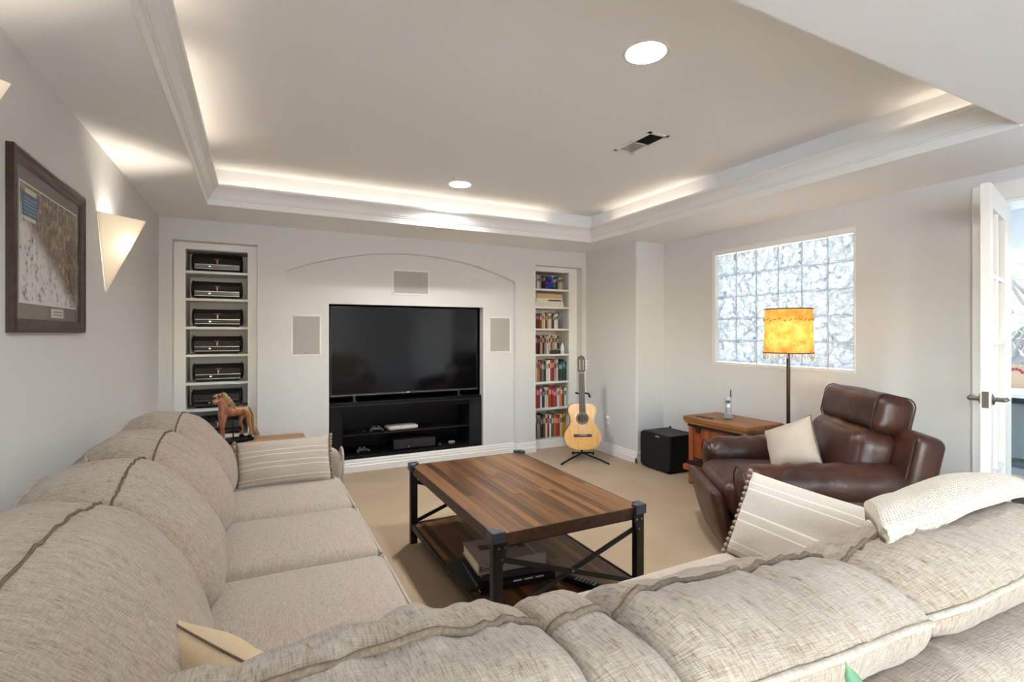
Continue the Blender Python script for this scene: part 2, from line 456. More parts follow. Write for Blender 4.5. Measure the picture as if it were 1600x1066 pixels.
obj('cavity_lining', B((OX0-.04, OX0, YP+.09, 5.28, 0, 1.6), (OX1, OX1+.04, YP+.09, 5.28, 0, 1.6), (OX0, OX1, 5.26, 5.28, 0, 1.6), (OX0, OX1, YP+.09, 5.28, OZ1, 1.6)), 'black', o)
def round_corner(x, y, r, n=6): return [(x+r-r*math.cos(a), y+r-r*math.sin(a)) for a in [PI/2*k/n for k in range(n+1)]]
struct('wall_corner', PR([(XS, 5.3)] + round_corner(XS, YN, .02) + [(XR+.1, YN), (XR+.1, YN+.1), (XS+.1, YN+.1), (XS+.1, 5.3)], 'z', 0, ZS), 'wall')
# right wall with glass-block window and doorway
WY0, WY1, WZ0, WZ1 = 2.035, 3.262, 1.0, 2.022
DY0, DY1, DZ = -.30, 1.29, 2.02
bm = bmesh.new()
for y0, y1, z0, z1 in ((WY1, YN, 0, ZS), (WY0, WY1, WZ1, ZS), (WY0, WY1, 0, WZ0), (DY1, WY0, 0, ZS), (DY0, DY1, DZ, ZS), (YR-.1, DY0, 0, ZS)):
    box(bm, XR, XR+.12, y0, y1, z0, z1)
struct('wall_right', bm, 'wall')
# rear wall behind the camera with a window added for fill daylight
RX0, RX1, RZ0, RZ1 = -.5, .9, .1, 2.05
bm = bmesh.new()
for x0, x1, z0, z1 in ((XL-.1, RX0, 0, ZS), (RX1, XR+.1, 0, ZS), (RX0, RX1, RZ1, ZS), (RX0, RX1, 0, RZ0)):
    box(bm, x0, x1, YR-.12, YR, z0, z1)
struct('wall_rear', bm, 'wall')

def thin_glass():
    k = NT('clear_pane'); tr = k.n('ShaderNodeBsdfTransparent'); gl = k.n('ShaderNodeBsdfGlossy'); gl.inputs['Roughness'].default_value = .02
    mx = k.n('ShaderNodeMixShader', i_0=.07)
    k.l(tr.outputs[0], mx.inputs[1]); k.l(gl.outputs[0], mx.inputs[2]); k.l(mx.outputs[0], k.out.inputs[0]); return k.m
MAT['pane'] = thin_glass()
w3 = struct('added_window_rear', B((RX0, RX0+.06, YR-.09, YR-.03, RZ0, RZ1), (RX1-.06, RX1, YR-.09, YR-.03, RZ0, RZ1), (RX0+.06, RX1-.06, YR-.09, YR-.03, RZ1-.06, RZ1), (RX0+.06, RX1-.06, YR-.09, YR-.03, RZ0, RZ0+.06), (.17, .23, YR-.09, YR-.03, RZ0+.06, RZ1-.06)), 'trim')
w3['label'] = 'added wide window behind the camera, for fill daylight'
for x0, x1 in ((RX0+.06, .17), (.23, RX1-.06)): obj('pane', B(x0, x1, YR-.065, YR-.06, RZ0+.06, RZ1-.06), 'pane', w3)

w4 = struct('added_window_left', B((XL-.10, XL-.04, LY0, LY0+.05, LZ0, LZ1), (XL-.10, XL-.04, LY1-.05, LY1, LZ0, LZ1), (XL-.10, XL-.04, LY0+.05, LY1-.05, LZ1-.05, LZ1), (XL-.10, XL-.04, LY0+.05, LY1-.05, LZ0, LZ0+.05), (XL-.10, XL-.04, -2.025, -1.975, LZ0+.05, LZ1-.05)), 'trim')  # added behind the camera to let in more daylight
w4['label'] = 'added white framed window in the left wall behind the camera, for fill daylight'
for y0, y1 in ((LY0+.05, -2.025), (-1.975, LY1-.05)): obj('pane', B(XL-.072, XL-.068, y0, y1, LZ0+.05, LZ1-.05), 'pane', w4)

# crown moulding around the tray, one mitred run per side
CP = [(-.004, 2.192), (0, 2.180), (.006, 2.180), (.012, 2.222), (.020, 2.225), (.021, 2.234), (.027, 2.237), (.029, 2.246), (.036, 2.262), (.050, 2.283), (.068, 2.296), (.077, 2.299), (.080, 2.304), (.080, 2.317), (.062, 2.317), (.040, 2.27), (.012, 2.25), (-.004, 2.25)]
def crown(name, a, b, inward, label, dz=0):
    """a,b: outer corners; miter at both ends"""
    bm = bmesh.new(); a, b, inn = Vector(a), Vector(b), Vector(inward); t = (b-a).normalized()
    r0 = [bm.verts.new(Vector((a.x, a.y, z+dz)) + inn*p + t*p) for p, z in CP]
    r1 = [bm.verts.new(Vector((b.x, b.y, z+dz)) + inn*p - t*p) for p, z in CP]
    n = len(CP)
    for i in range(n): bm.faces.new((r0[i], r0[(i+1) % n], r1[(i+1) % n], r1[i]))
    bm.faces.new(r0); bm.faces.new(r1[::-1])
    o = struct(name, bm, 'trim'); o['label'] = label
crown('trim_1', (TX0, TY0, 0), (TX0, TY1, 0), (1, 0, 0), 'white crown moulding along the left edge of the tray ceiling')
crown('trim_2', (TX0, TY1, 0), (TX1, TY1, 0), (0, -1, 0), 'white crown moulding along the tray edge above the television wall')
crown('trim_3', (TX1, TY1, 0), (TX1, TY0, 0), (-1, 0, 0), 'white crown moulding along the tray edge on the window side')
crown('trim_4', (TX1, TY0, 0), (TX0, TY0, 0), (0, 1, 0), 'white crown moulding along the near tray edge', .011)
# rope lights lying in the cove
MAT['cove'] = emit('warm_rope_light', (1.0, .86, .70, 1), COVE_L)
def rope(name, p, q, label):
    bm = bmesh.new(); tube(bm, [p, q], .006, 6)
    tag(obj(name, bm, 'cove', None, loc=p), label, 'rope light', 'cove rope lights')
cz = 2.298
rope('rope_light', (TX0+.028, 1.55, cz), (TX0+.028, 2.15, cz), 'warm rope light in the left cove nearest the camera')
rope('rope_light', (TX0+.028, 2.4, cz), (TX0+.028, 3.5, cz), 'warm rope light in the left cove nearest the television wall')
rope('rope_light', (TX0+.05, TY1-.028, cz), (2.45, TY1-.028, cz), 'warm rope light in the cove above the television wall')
rope('rope_light', (TX1-.028, 2.75, cz), (TX1-.028, 3.75, cz), 'warm rope light in the window-side cove towards the back corner')
rope('rope_light', (TX1-.028, 1.02, cz), (TX1-.028, 1.4, cz), 'warm rope light in the window-side cove nearest the door')

# baseboards
def baseboard(name, pts):
    """polyline of wall-face points (x,y); board projects to the left of travel"""
    prof = [(0, 0), (.018, 0), (.018, .055), (.013, .060), (.013, .080), (.009, .085), (.009, .100), (.004, .112), (0, .112)]
    bm = bmesh.new()
    for (ax, ay), (bx, by) in zip(pts, pts[1:]):
        t = Vector((bx-ax, by-ay, 0)).normalized(); nl = Vector((-t.y, t.x, 0))
        r0 = [bm.verts.new(Vector((ax, ay, z)) + nl*p) for p, z in prof]; r1 = [bm.verts.new(Vector((bx, by, z)) + nl*p) for p, z in prof]
        for i in range(len(prof)): bm.faces.new((r0[i], r0[(i+1) % len(prof)], r1[(i+1) % len(prof)], r1[i]))
        bm.faces.new(r0); bm.faces.new(r1[::-1])
    struct(name, bm, 'trim')
baseboard('baseboard_left', [(XL, 4.74), (XL, YR)][::-1][::-1])
baseboard('baseboard_back', [(AX0, YB), (NL[1], YB)]); baseboard('baseboard_recess', [(AX1, YP), (AX0, YP)])
baseboard('baseboard_pier', [(NR[0], YB), (AX1, YB), (AX1, YP)])
baseboard('baseboard_corner', [(XR, YN), (XS-.018, YN)]); baseboard('baseboard_side', [(XS, YN-.018), (XS, YB)])
baseboard('baseboard_right', [(XR, 1.45), (XR, YN)])

# ------------------------------------------------------------------ glass block window
w1 = struct('window_1', B((XR-.006, XR+.10, WY0, WY0+.012, WZ0+.024, WZ1-.04), (XR-.006, XR+.10, WY1-.034, WY1, WZ0+.024, WZ1-.04), (XR-.006, XR+.10, WY0, WY1, WZ1-.040, WZ1), (XR-.006, XR+.10, WY0, WY1, WZ0, WZ0+.024)), 'trim', bevel=.003)
w1['label'] = 'glass block window of thirty wavy blocks in the right wall'
def block_glass():
    k = NT('wavy_glass_block'); v = k.coord('Object', (1, 1, 1))
    oi = k.n('ShaderNodeObjectInfo'); ad = k.n('ShaderNodeVectorMath', operation='ADD'); mu = k.n('ShaderNodeMath', operation='MULTIPLY', i_1=31.0)
    k.l(oi.outputs['Random'], mu.inputs[0]); k.l(v, ad.inputs[0]); k.l(mu.outputs[0], ad.inputs[1])
    h = k.noise(ad.outputs[0], 15, 1, .5, 1.3)
    bp = k.n('ShaderNodeBump'); bp.inputs['Strength'].default_value = 1; bp.inputs['Distance'].default_value = .035; k.l(h, bp.inputs['Height'])
    tl = k.n('ShaderNodeBsdfTranslucent'); k.l(k.ramp(h, [(.34, (.37, .355, .335, 1)), (.46, (.45, .43, .405, 1)), (.52, (.62, .595, .56, 1)), (.60, (.40, .385, .36, 1))]), tl.inputs[0])
    rf = k.n('ShaderNodeBsdfRefraction'); rf.inputs['Color'].default_value = (.47, .45, .425, 1); rf.inputs['Roughness'].default_value = .06; rf.inputs['IOR'].default_value = 1.35
    gl = k.n('ShaderNodeBsdfGlossy'); gl.inputs['Roughness'].default_value = .08
    for x in (rf, gl, tl): k.l(bp.outputs[0], x.inputs['Normal'])
    m1 = k.n('ShaderNodeMixShader', i_0=.22); k.l(tl.outputs[0], m1.inputs[1]); k.l(rf.outputs[0], m1.inputs[2])
    fr = k.n('ShaderNodeFresnel'); fr.inputs[0].default_value = 1.3; k.l(bp.outputs[0], fr.inputs['Normal'])
    m2 = k.n('ShaderNodeMixShader'); k.l(fr.outputs[0], m2.inputs[0]); k.l(m1.outputs[0], m2.inputs[1]); k.l(gl.outputs[0], m2.inputs[2])
    k.l(m2.outputs[0], k.out.inputs[0]); return k.m
MAT['block'] = block_glass()
gy0, gy1, gz0, gz1 = WY0+.012, WY1-.034, WZ0+.024, WZ1-.040
dy, dz = (gy1-gy0)/6, (gz1-gz0)/5
me0 = None
for i in range(6):
    for j in range(5):
        cyb, czb = gy0+(i+.5)*dy, gz0+(j+.5)*dz
        if me0 is None:
            hy, hz = dy/2-.004, dz/2-.004
            bm = bmesh.new()
            a = [bm.verts.new((0, s*hy, t*hz)) for s, t in ((-1,-1),(1,-1),(1,1),(-1,1))]
            b = [bm.verts.new((-.012, s*(hy-.012), t*(hz-.012))) for s, t in ((-1,-1),(1,-1),(1,1),(-1,1))]
            c = [bm.verts.new((.010, s*hy, t*hz)) for s, t in ((-1,-1),(1,-1),(1,1),(-1,1))]
            bm.faces.new(b)
            bm.faces.new(c[::-1])
            for q in range(4):
                bm.faces.new((a[q], a[(q+1) % 4], b[(q+1) % 4], b[q])); bm.faces.new((a[q], c[q], c[(q+1) % 4], a[(q+1) % 4]))
            bmesh.ops.recalc_face_normals(bm, faces=bm.faces[:])
            me0 = bpy.data.meshes.new('glass_block'); bm.to_mesh(me0); bm.free(); me0.materials.append(MAT['block'])
        g = bpy.data.objects.new('glass_block', me0); COL.objects.link(g); g.parent = w1; g.location = (XR+.030, cyb, czb)
def mortar():
    k = NT('pale_silicone_joint'); d = k.n('ShaderNodeBsdfDiffuse'); d.inputs[0].default_value = (.8, .8, .8, 1); tl = k.n('ShaderNodeBsdfTranslucent'); tl.inputs[0].default_value = (.62, .62, .62, 1)
    m = k.n('ShaderNodeMixShader', i_0=.6); k.l(d.outputs[0], m.inputs[1]); k.l(tl.outputs[0], m.inputs[2]); k.l(m.outputs[0], k.out.inputs[0]); return k.m
MAT['mortar'] = mortar()
bm = bmesh.new()
for i in range(1, 6): box(bm, XR+.026, XR+.034, gy0+i*dy-.004, gy0+i*dy+.004, gz0, gz1)
for j in range(1, 5): box(bm, XR+.0262, XR+.0338, gy0, gy1, gz0+j*dz-.004, gz0+j*dz+.004)
obj('mortar_grid', bm, 'mortar', w1)

# ------------------------------------------------------------------ doorway, french door and the office beyond
cas = struct('trim_5', B((XR-.014, XR, DY1, DY1+.105, 0, DZ), (XR-.014, XR, DY0-.105, DY1+.105, DZ, DZ+.1), (XR-.014, XR, DY0-.105, DY0, 0, DZ)), 'trim', bevel=.003)
cas['label'] = 'white casing around the doorway on the right'
struct('trim_6', B((XR-.002, XR+.13, DY1-.018, DY1, 0, DZ), (XR-.002, XR+.13, DY0, DY0+.018, 0, DZ), (XR-.002, XR+.13, DY0+.018, DY1-.018, DZ-.018, DZ)), 'trim')
hinge = Vector((3.69, 1.262, 0)); latch = Vector((3.13, 1.133, 0))
dd = latch-hinge; dl = dd.length; da = math.atan2(dd.y, dd.x)
door = thing('door_1', 'white french door with glass panes standing open into the room', None, hinge, da, kind='structure')
th = .038
def dbox(*q): return obj('d', B(*q), 'trim', door, local=True, bevel=.002)
def part(name, *q, mat='trim', bev=.002):
    return obj(name, B(*q), mat, door, local=True, bevel=bev)
DT = 2.005
part('stile', 0, .075, -th/2, th/2, .01, DT); part('stile', dl-.075, dl, -th/2, th/2, .01, DT)
part('rail', .075, dl-.075, -th/2, th/2, DT-.11, DT); part('rail', .075, dl-.075, -th/2, th/2, .01, .24)
gx0, gx1, gzz0, gzz1 = .075, dl-.075, .24, DT-.11
part('muntin', (gx0+gx1)/2-.009, (gx0+gx1)/2+.009, -th/2+.006, th/2-.006, gzz0, gzz1)
for j in range(1, 5):
    z = gzz0+(gzz1-gzz0)*j/5
    part('muntin', gx0, gx1, -th/2+.005, th/2-.005, z-.009, z+.009)
for i in range(2):
    for j in range(5):
        part('pane', gx0+(gx1-gx0)*i/2+.005, gx0+(gx1-gx0)*(i+1)/2-.005, -.003, .003, gzz0+(gzz1-gzz0)*j/5+.004, gzz0+(gzz1-gzz0)*(j+1)/5-.004, mat='pane', bev=0)
part('latch_plate', dl, dl+.003, -.013, .013, .92, 1.0, mat='nickel', bev=.001)
for s in (-1, 1):
    bm = bmesh.new(); lathe(bm, [(.027, 0), (.027, .006), (.020, .010), (.011, .012), (.011, .045)], 20, (dl-.045, s*th/2, .96), 'y')
    if s < 0: bmesh.ops.scale(bm, vec=(1, -1, 1), verts=bm.verts, space=Matrix.Translation((-(dl-.045), th/2, -.96)))
    hd = obj('door_handle', bm, 'nickel', door, smooth=False, local=True)
    obj('lever', T([(dl-.045, s*(th/2+.045), .96), (dl-.10, s*(th/2+.048), .96), (dl-.165, s*(th/2+.046), .96)], [.010, .010, .008], 10), 'nickel', hd, smooth=True, local=True)
for z in (.25, 1.0, 1.75): obj('hinge', LA([(.008, 0), (.008, .09)], 10, (-.004, -th/2, z)), 'nickel', door, local=True)

OX = 5.6   # office window wall
MAT['officewall'] = plain('office_wall_paint', lin(222, 224, 224), .9)
struct('floor_office', B(3.82, OX+.1, -1.2, 2.0, -.1, 0), 'carpet')
struct('ceiling_office', B(3.82, OX+.1, -1.2, 2.0, 2.3, 2.4), 'ceil')
VY0, VY1, VZ0, VZ1 = .5, 1.96, .93, 1.98
struct('wall_office', B((OX, OX+.1, -1.2, VY0, 0, 2.3), (OX, OX+.1, VY1, 2.0, 0, 2.3), (OX, OX+.1, VY0, VY1, VZ1, 2.3), (OX, OX+.1, VY0, VY1, 0, VZ0), (3.82, OX+.1, 1.98, 2.03, 0, 2.4), (3.82, OX+.1, -1.3, -1.2, 0, 2.3)), 'officewall')
w2 = struct('window_2', B((OX+.02, OX+.07, VY0, VY0+.04, VZ0, VZ1), (OX+.02, OX+.07, VY1-.04, VY1, VZ0, VZ1), (OX+.02, OX+.07, VY0, VY1, VZ1-.04, VZ1), (OX+.02, OX+.07, VY0, VY1, VZ0, VZ0+.03), (OX-.06, OX+.02, VY0-.03, VY1+.03, VZ0-.03, VZ0)), 'trim')
w2['label'] = 'office window with a tree outside, seen through the doorway'
obj('pane', B(OX+.04, OX+.045, VY0+.04, VY1-.04, VZ0+.03, VZ1-.04), 'pane', w2)
bd = bmesh.new()
for i in range(7): box(bd, OX-.045, OX-.02, VY0, VY1, VZ1-.02-i*.014, VZ1-.013-i*.014)
obj('raised_blind', bd, 'whitepl', w2)
dk = thing('desk', 'grey office desk with a white top under the office window', 'desk', (5.2, 1.2, 0))
obj('desk_top', B(4.98, 5.58, .5, 1.96, .80, .835), 'whitepl', dk, bevel=.004)
obj('edge_band', B(4.97, 4.98, .5, 1.96, .765, .805), plain('navy_edge', lin(30, 34, 48), .5), dk)
obj('modesty_panel', B(5.05, 5.07, .52, 1.94, .35, .80), plain('grey_panel', lin(126, 134, 140), .6), dk)
obj('side_panel', B(5.0, 5.56, .5, .52, 0, .80), 'greypl', dk); obj('side_panel', B(5.0, 5.56, 1.94, 1.96, 0, .80), 'greypl', dk)
obj('low_shelf', B(4.99, 5.4, .52, 1.94, .10, .13), 'black', dk)
for k, (z0, z1, c, nm) in enumerate(((.13, .20, (52, 96, 150), 'blue ring binder at the bottom of the stack under the office desk'), (.20, .235, (196, 186, 168), 'cream folder lying on the blue binder under the office desk'), (.235, .285, (150, 158, 166), 'pale grey folder in the middle of the stack under the desk'), (.285, .33, (96, 104, 112), 'slate folder on top of the stack under the office desk'))):
    r = thing('document_folder', nm, 'folder', (5.1, 1.6, z0), 0, 'folders under the office desk')
    obj('cover', B(4.99+.008*k, 5.03, 1.3, 1.92, z0, z1), plain('folder_cover', lin(*c), .6), r, bevel=.003)
    obj('pages', B(5.0+.008*k, 5.035, 1.31, 1.91, z0+.008, z1-.008), 'paper', r)
cd = thing('greeting_card', 'floral greeting card leaning on the office window sill', 'card', (5.5, 1.80, .835))
obj('card_front', B(5.50, 5.504, 1.72, 1.89, .836, 1.02), plain('card_tan', lin(186, 158, 130), .8), cd)
for k in range(7):
    a = k*.5-.3
    obj('flower', LA([(.012, 0), (.009, .002)], 8, (5.497, 1.80+.045*math.cos(a), .945+.045*math.sin(a)), 'x'), plain('flower_red', lin(150, 44, 56), .8), cd)
ow = struct('ground_outside_bounce', B((5.75, 30, -25, 30, -.4, -.12), (-25, 5.75, -25, YR-.2, -.4, -.12), (-25, XL-.2, YR-.2, 12, -.4, -.12), (3.85, 5.75, 2.05, 30, -.4, -.12)), plain('garden_gravel', lin(214, 212, 206), 1, noise_amt=.1, noise_scale=3))  # rear and left stretches added out of view to bounce sunlight indoors
ow['label'] = 'pale garden ground outside, with unseen stretches added to bounce sunlight indoors'
# tree outside the office window
tr = thing('garden_tree', 'tree with twisting bare branches and pale green leaves outside the office window', 'tree', (8.0, 2.75, -.3))
MAT['bark'] = plain('grey_bark', lin(66, 56, 50), .95, noise_amt=.35, noise_scale=14)
bm = bmesh.new()
def branch(p, d, L, r, lev):
    path = [p]; rad = [r]; q = Vector(p); v = Vector(d).normalized()
    for i in range(5):
        v = (v + Vector((random.uniform(-.3, .3), random.uniform(-.35, .35), random.uniform(-.2, .3)))).normalized(); q = q + v*L/5
        path.append(q.copy()); rad.append(r*(1-.13*(i+1)))
    tube(bm, path, rad, 6)
    if lev > 0:
        for k in range(3):
            i = random.randint(2, 5); branch(path[i], v + Vector((random.uniform(-1, .3), random.uniform(-1, 1), random.uniform(-.3, .7))), L*.7, rad[i]*.7, lev-1)
tips = []
branch(Vector((8.0, 2.75, -.3)), (-.1, -.05, 1), 1.7, .09, 0)
for k in range(7): branch(Vector((7.9, 2.65, .6+.15*k)), (random.uniform(-.6, .1), random.uniform(-1, .9), .45), 1.6, .055, 2)
obj('branches', bm, 'bark', tr, smooth=True)
bm = bmesh.new()
for k in range(11000):
    c = Vector((random.uniform(7.4, 9.4), random.uniform(1.2, 3.7), random.uniform(.5, 3.1)))
    if nz(c.x, c.y, c.z, 1.6) < .02: continue
    a = Vector((random.uniform(-1, 1), random.uniform(-1, 1), random.uniform(-1, 1))).normalized(); b = a.orthogonal().normalized()
    L, w = random.uniform(.03, .06), random.uniform(.012, .022)
    bm.faces.new([bm.verts.new(c+a*L), bm.verts.new(c+b*w), bm.verts.new(c-a*L), bm.verts.new(c-b*w)])
k_ = plain('pale_leaf', lin(88, 96, 54), .7, noise_amt=.5, noise_scale=2)
lf = obj('foliage', bm, k_, tr, recalc=False); lf['kind'] = 'stuff'
hd = thing('garden_hedge', 'pale green hedge far behind the garden tree', 'hedge', (11, 3.5, -.3))
obj('hedge_body', rbox((11.4, 3.9, 1.2), (1.6, 3.0, 3.0), .5, (10, 20, 16), amp=.35, freq=2.2), plain('hedge_green', lin(104, 112, 74), .9, noise_amt=.5, noise_scale=9), hd, smooth=True)

# ------------------------------------------------------------------ ceiling fixtures
MAT['lampdisc'] = emit('downlight_lens', (.98, .99, 1, 1), DOWN_L)
for nm, x, y, z in (('recessed downlight in the tray ceiling nearer the camera', 1.432, 1.603, ZC), ('recessed downlight in the tray ceiling nearer the television wall', 1.413, 3.673, ZC)):
    t = thing('recessed_light', nm, 'ceiling light', (x, y, z), 0, 'recessed downlights')
    n = 32
    def rings(q):
        bm = bmesh.new(); r = [[bm.verts.new((x+rr*math.cos(2*PI*k/n), y+rr*math.sin(2*PI*k/n), z+h)) for k in range(n)] for rr, h in q]
        for a, b in zip(r, r[1:]):
            for k in range(n): bm.faces.new((a[k], a[(k+1) % n], b[(k+1) % n], b[k]))
        return bm
    obj('trim_ring', rings(((.096, 0), (.094, -.004), (.082, -.004), (.079, 0))), 'trim', t)
    obj('baffle', rings(((.079, 0), (.079, .05))), 'trim', t, smooth=True)
    bm = bmesh.new(); bm.faces.new([bm.verts.new((x+.079*math.cos(-2*PI*k/n), y+.079*math.sin(-2*PI*k/n), z+.05)) for k in range(n)])
    obj('lens', bm, 'lampdisc', t, recalc=False)
vt = thing('ceiling_vent', 'white rectangular air vent in the tray ceiling', 'vent', (2.085, 2.38, ZC))
vx0, vx1, vy0, vy1 = 2.012, 2.158, 2.217, 2.542
obj('frame', B((vx0, vx1, vy0, vy0+.02, ZC-.006, ZC), (vx0, vx1, vy1-.02, vy1, ZC-.006, ZC), (vx0, vx0+.02, vy0, vy1, ZC-.006, ZC), (vx1-.02, vx1, vy0, vy1, ZC-.006, ZC), (vx0, vx1, 2.375, 2.385, ZC-.006, ZC)), 'trim', vt)
obj('backing', B(vx0+.02, vx1-.02, vy0+.02, 2.375, ZC-.0012, ZC), 'darkgrey', vt)
obj('damper', B(vx0+.02, vx1-.02, 2.385, vy1-.02, ZC-.0012, ZC), 'grille', vt)
for k in range(10):
    x = vx0+.024+k*.0112
    obj('louver', BAR((x, vy0+.02, ZC-.004), (x, 2.375, ZC-.004), .0015, .007, (.6, 0, 1)), 'darkgrey', vt)
    obj('louver', BAR((x, 2.385, ZC-.004), (x, vy1-.02, ZC-.004), .009, .0015, (-.5, 0, 1)), 'trim', vt)

# ------------------------------------------------------------------ wall sconces and framed picture
def sconce_glass():
    k = NT('frosted_sconce_glass'); d = k.n('ShaderNodeBsdfDiffuse'); d.inputs[0].default_value = (.85, .82, .77, 1)
    tl = k.n('ShaderNodeBsdfTranslucent'); tl.inputs[0].default_value = (.97, .92, .84, 1); m = k.n('ShaderNodeMixShader', i_0=.72)
    k.l(d.outputs[0], m.inputs[1]); k.l(tl.outputs[0], m.inputs[2]); k.l(m.outputs[0], k.out.inputs[0]); return k.m
MAT['sconce'] = sconce_glass()
def sconce(yc, label):
    t = thing('wall_sconce', label, 'wall lamp', (XL, yc, 1.68), 0, 'wall sconces on the left wall')
    zt, zb = 1.862, 1.488; tip = (XL+.165, yc, zt); bot = (XL+.004, yc-.02, zb)
    A, C = (XL+.002, yc-.17, zt), (XL+.002, yc+.17, zt)
    for nm, p in (('glass_panel', A), ('glass_panel', C)):
        bm = bmesh.new(); v = [bm.verts.new(q) for q in (p, tip, bot)]; f = bm.faces.new(v)
        o = obj(nm, bm, 'sconce', t); s = o.modifiers.new('solid', 'SOLIDIFY'); s.thickness = .004; s.offset = 0
    obj('back_plate', B(XL, XL+.008, yc-.05, yc+.05, 1.66, 1.78), 'whitepl', t, bevel=.002)
    obj('bulb', LA([(.004, -.03), (.016, -.02), (.022, .0), (.018, .02), (.006, .032)], 14, (XL+.068, yc, 1.735)), emit('sconce_bulb', (1, .86, .68, 1), 6), t, smooth=True)
    ld = bpy.data.lights.new('sconce_light', 'POINT'); ld.energy = SCONCE_W; ld.color = (1, .88, .74); ld.shadow_soft_size = .028
    lo = bpy.data.objects.new('sconce_light', ld); COL.objects.link(lo); lo.parent = t; lo.location = (.07, 0, .06)
sconce(3.20, 'triangular frosted wall sconce between the framed picture and the shelves')
sconce(1.575, 'triangular frosted wall sconce cut by the left edge of the photo')

pf = thing('framed_picture', 'dark wooden frame with a sports print hanging on the left wall', 'picture', (XL, 2.4, 1.28))
FY0, FY1, FZ0, FZ1 = 2.05, 2.77, 1.282, 1.862
prof = [(0, 0), (0, .020), (.010, .024), (.022, .018), (.036, .016), (.042, .012), (.045, .012), (.045, 0)]
def mould(p, q, inward):
    bm = bmesh.new(); p, q, inn = Vector(p), Vector(q), Vector(inward); t = (q-p).normalized()
    r0 = [bm.verts.new(p+inn*a+t*a+Vector((b, 0, 0))) for a, b in prof]; r1 = [bm.verts.new(q+inn*a-t*a+Vector((b, 0, 0))) for a, b in prof]
    for i in range(len(prof)): bm.faces.new((r0[i], r0[(i+1) % len(prof)], r1[(i+1) % len(prof)], r1[i]))
    bm.faces.new(r0); bm.faces.new(r1[::-1]); obj('frame_side', bm, 'frame_wood', pf)
mould((XL, FY0, FZ0), (XL, FY1, FZ0), (0, 0, 1)); mould((XL, FY1, FZ0), (XL, FY1, FZ1), (0, -1, 0))
mould((XL, FY1, FZ1), (XL, FY0, FZ1), (0, 0, -1)); mould((XL, FY0, FZ1), (XL, FY0, FZ0), (0, 1, 0))
obj('mat_board', B(XL, XL+.006, FY0+.044, FY1-.044, FZ0+.044, FZ1-.044), plain('grey_mat', lin(128, 124, 118), .9), pf)
def print_mat():
    k = NT('sports_print'); v = k.coord('Object', (1, 1, 1))
    n1 = k.noise(k.coord('Object', (1, 9, 7)), 4, 5, .65, .8); n2 = k.noise(k.coord('Object', (1, 1, 1)), 34, 5, .72)
    sp = k.n('ShaderNodeSeparateXYZ'); c = k.n('ShaderNodeTexCoord'); k.l(c.outputs['Object'], sp.inputs[0])
    a = k.n('ShaderNodeMath', operation='MULTIPLY_ADD', i_1=.55); k.l(sp.outputs[1], a.inputs[0]); k.l(sp.outputs[2], a.inputs[2])
    b = k.n('ShaderNodeMath', operation='MULTIPLY_ADD', i_1=.16); k.l(n1, b.inputs[0]); k.l(a.outputs[0], b.inputs[2])
    msk = k.ramp(b.outputs[0], [(.30, (0, 0, 0, 1)), (.36, (1, 1, 1, 1))])
    up = k.ramp(n1, [(.32, lin(74, 62, 54)), (.5, lin(128, 108, 92)), (.66, lin(196, 170, 148))])
    lo = k.ramp(n2, [(.36, lin(110, 104, 108)), (.46, lin(222, 220, 220)), (.6, lin(232, 230, 229))])
    k.l(k.mix(msk, lo, up), k.b.inputs['Base Color']); k.b.inputs['Roughness'].default_value = .6; return k.m
obj('print_border', B(XL, XL+.007, FY0+.078, FY1-.074, FZ0+.096, FZ1-.090), plain('print_border_white', lin(228, 226, 222), .8), pf)
obj('art_print', B(XL, XL+.0076, FY0+.084, FY1-.080, FZ0+.102, FZ1-.096), print_mat(), pf)
obj('caption_block', B(XL, XL+.0082, FY0+.10, FY0+.225, FZ1-.20, FZ1-.125), plain('caption_blue', lin(74, 104, 140), .7), pf)
for k in range(5): obj('caption_line', B(XL, XL+.0086, FY0+.11, FY0+.215, FZ1-.142-k*.012, FZ1-.138-k*.012), plain('caption_pale', lin(140, 164, 190), .7), pf)
obj('caption_header', B(XL, XL+.0088, FY0+.12, FY0+.21, FZ1-.124, FZ1-.108), 'paper', pf); obj('caption_footer', B(XL, XL+.0088, FY0+.115, FY0+.205, FZ1-.212, FZ1-.200), 'paper', pf)
obj('name_plate', B(XL, XL+.009, 2.41, 2.53, FZ0+.055, FZ0+.088), plain('plate_cream', lin(206, 200, 186), .5), pf)
for k in range(2): obj('plate_line', B(XL, XL+.0092, 2.425, 2.515, FZ0+.064+k*.011, FZ0+.067+k*.011), 'darkgrey', pf)
obj('glazing', B(XL+.0105, XL+.012, FY0+.045, FY1-.045, FZ0+.045, FZ1-.045), 'pane', pf)

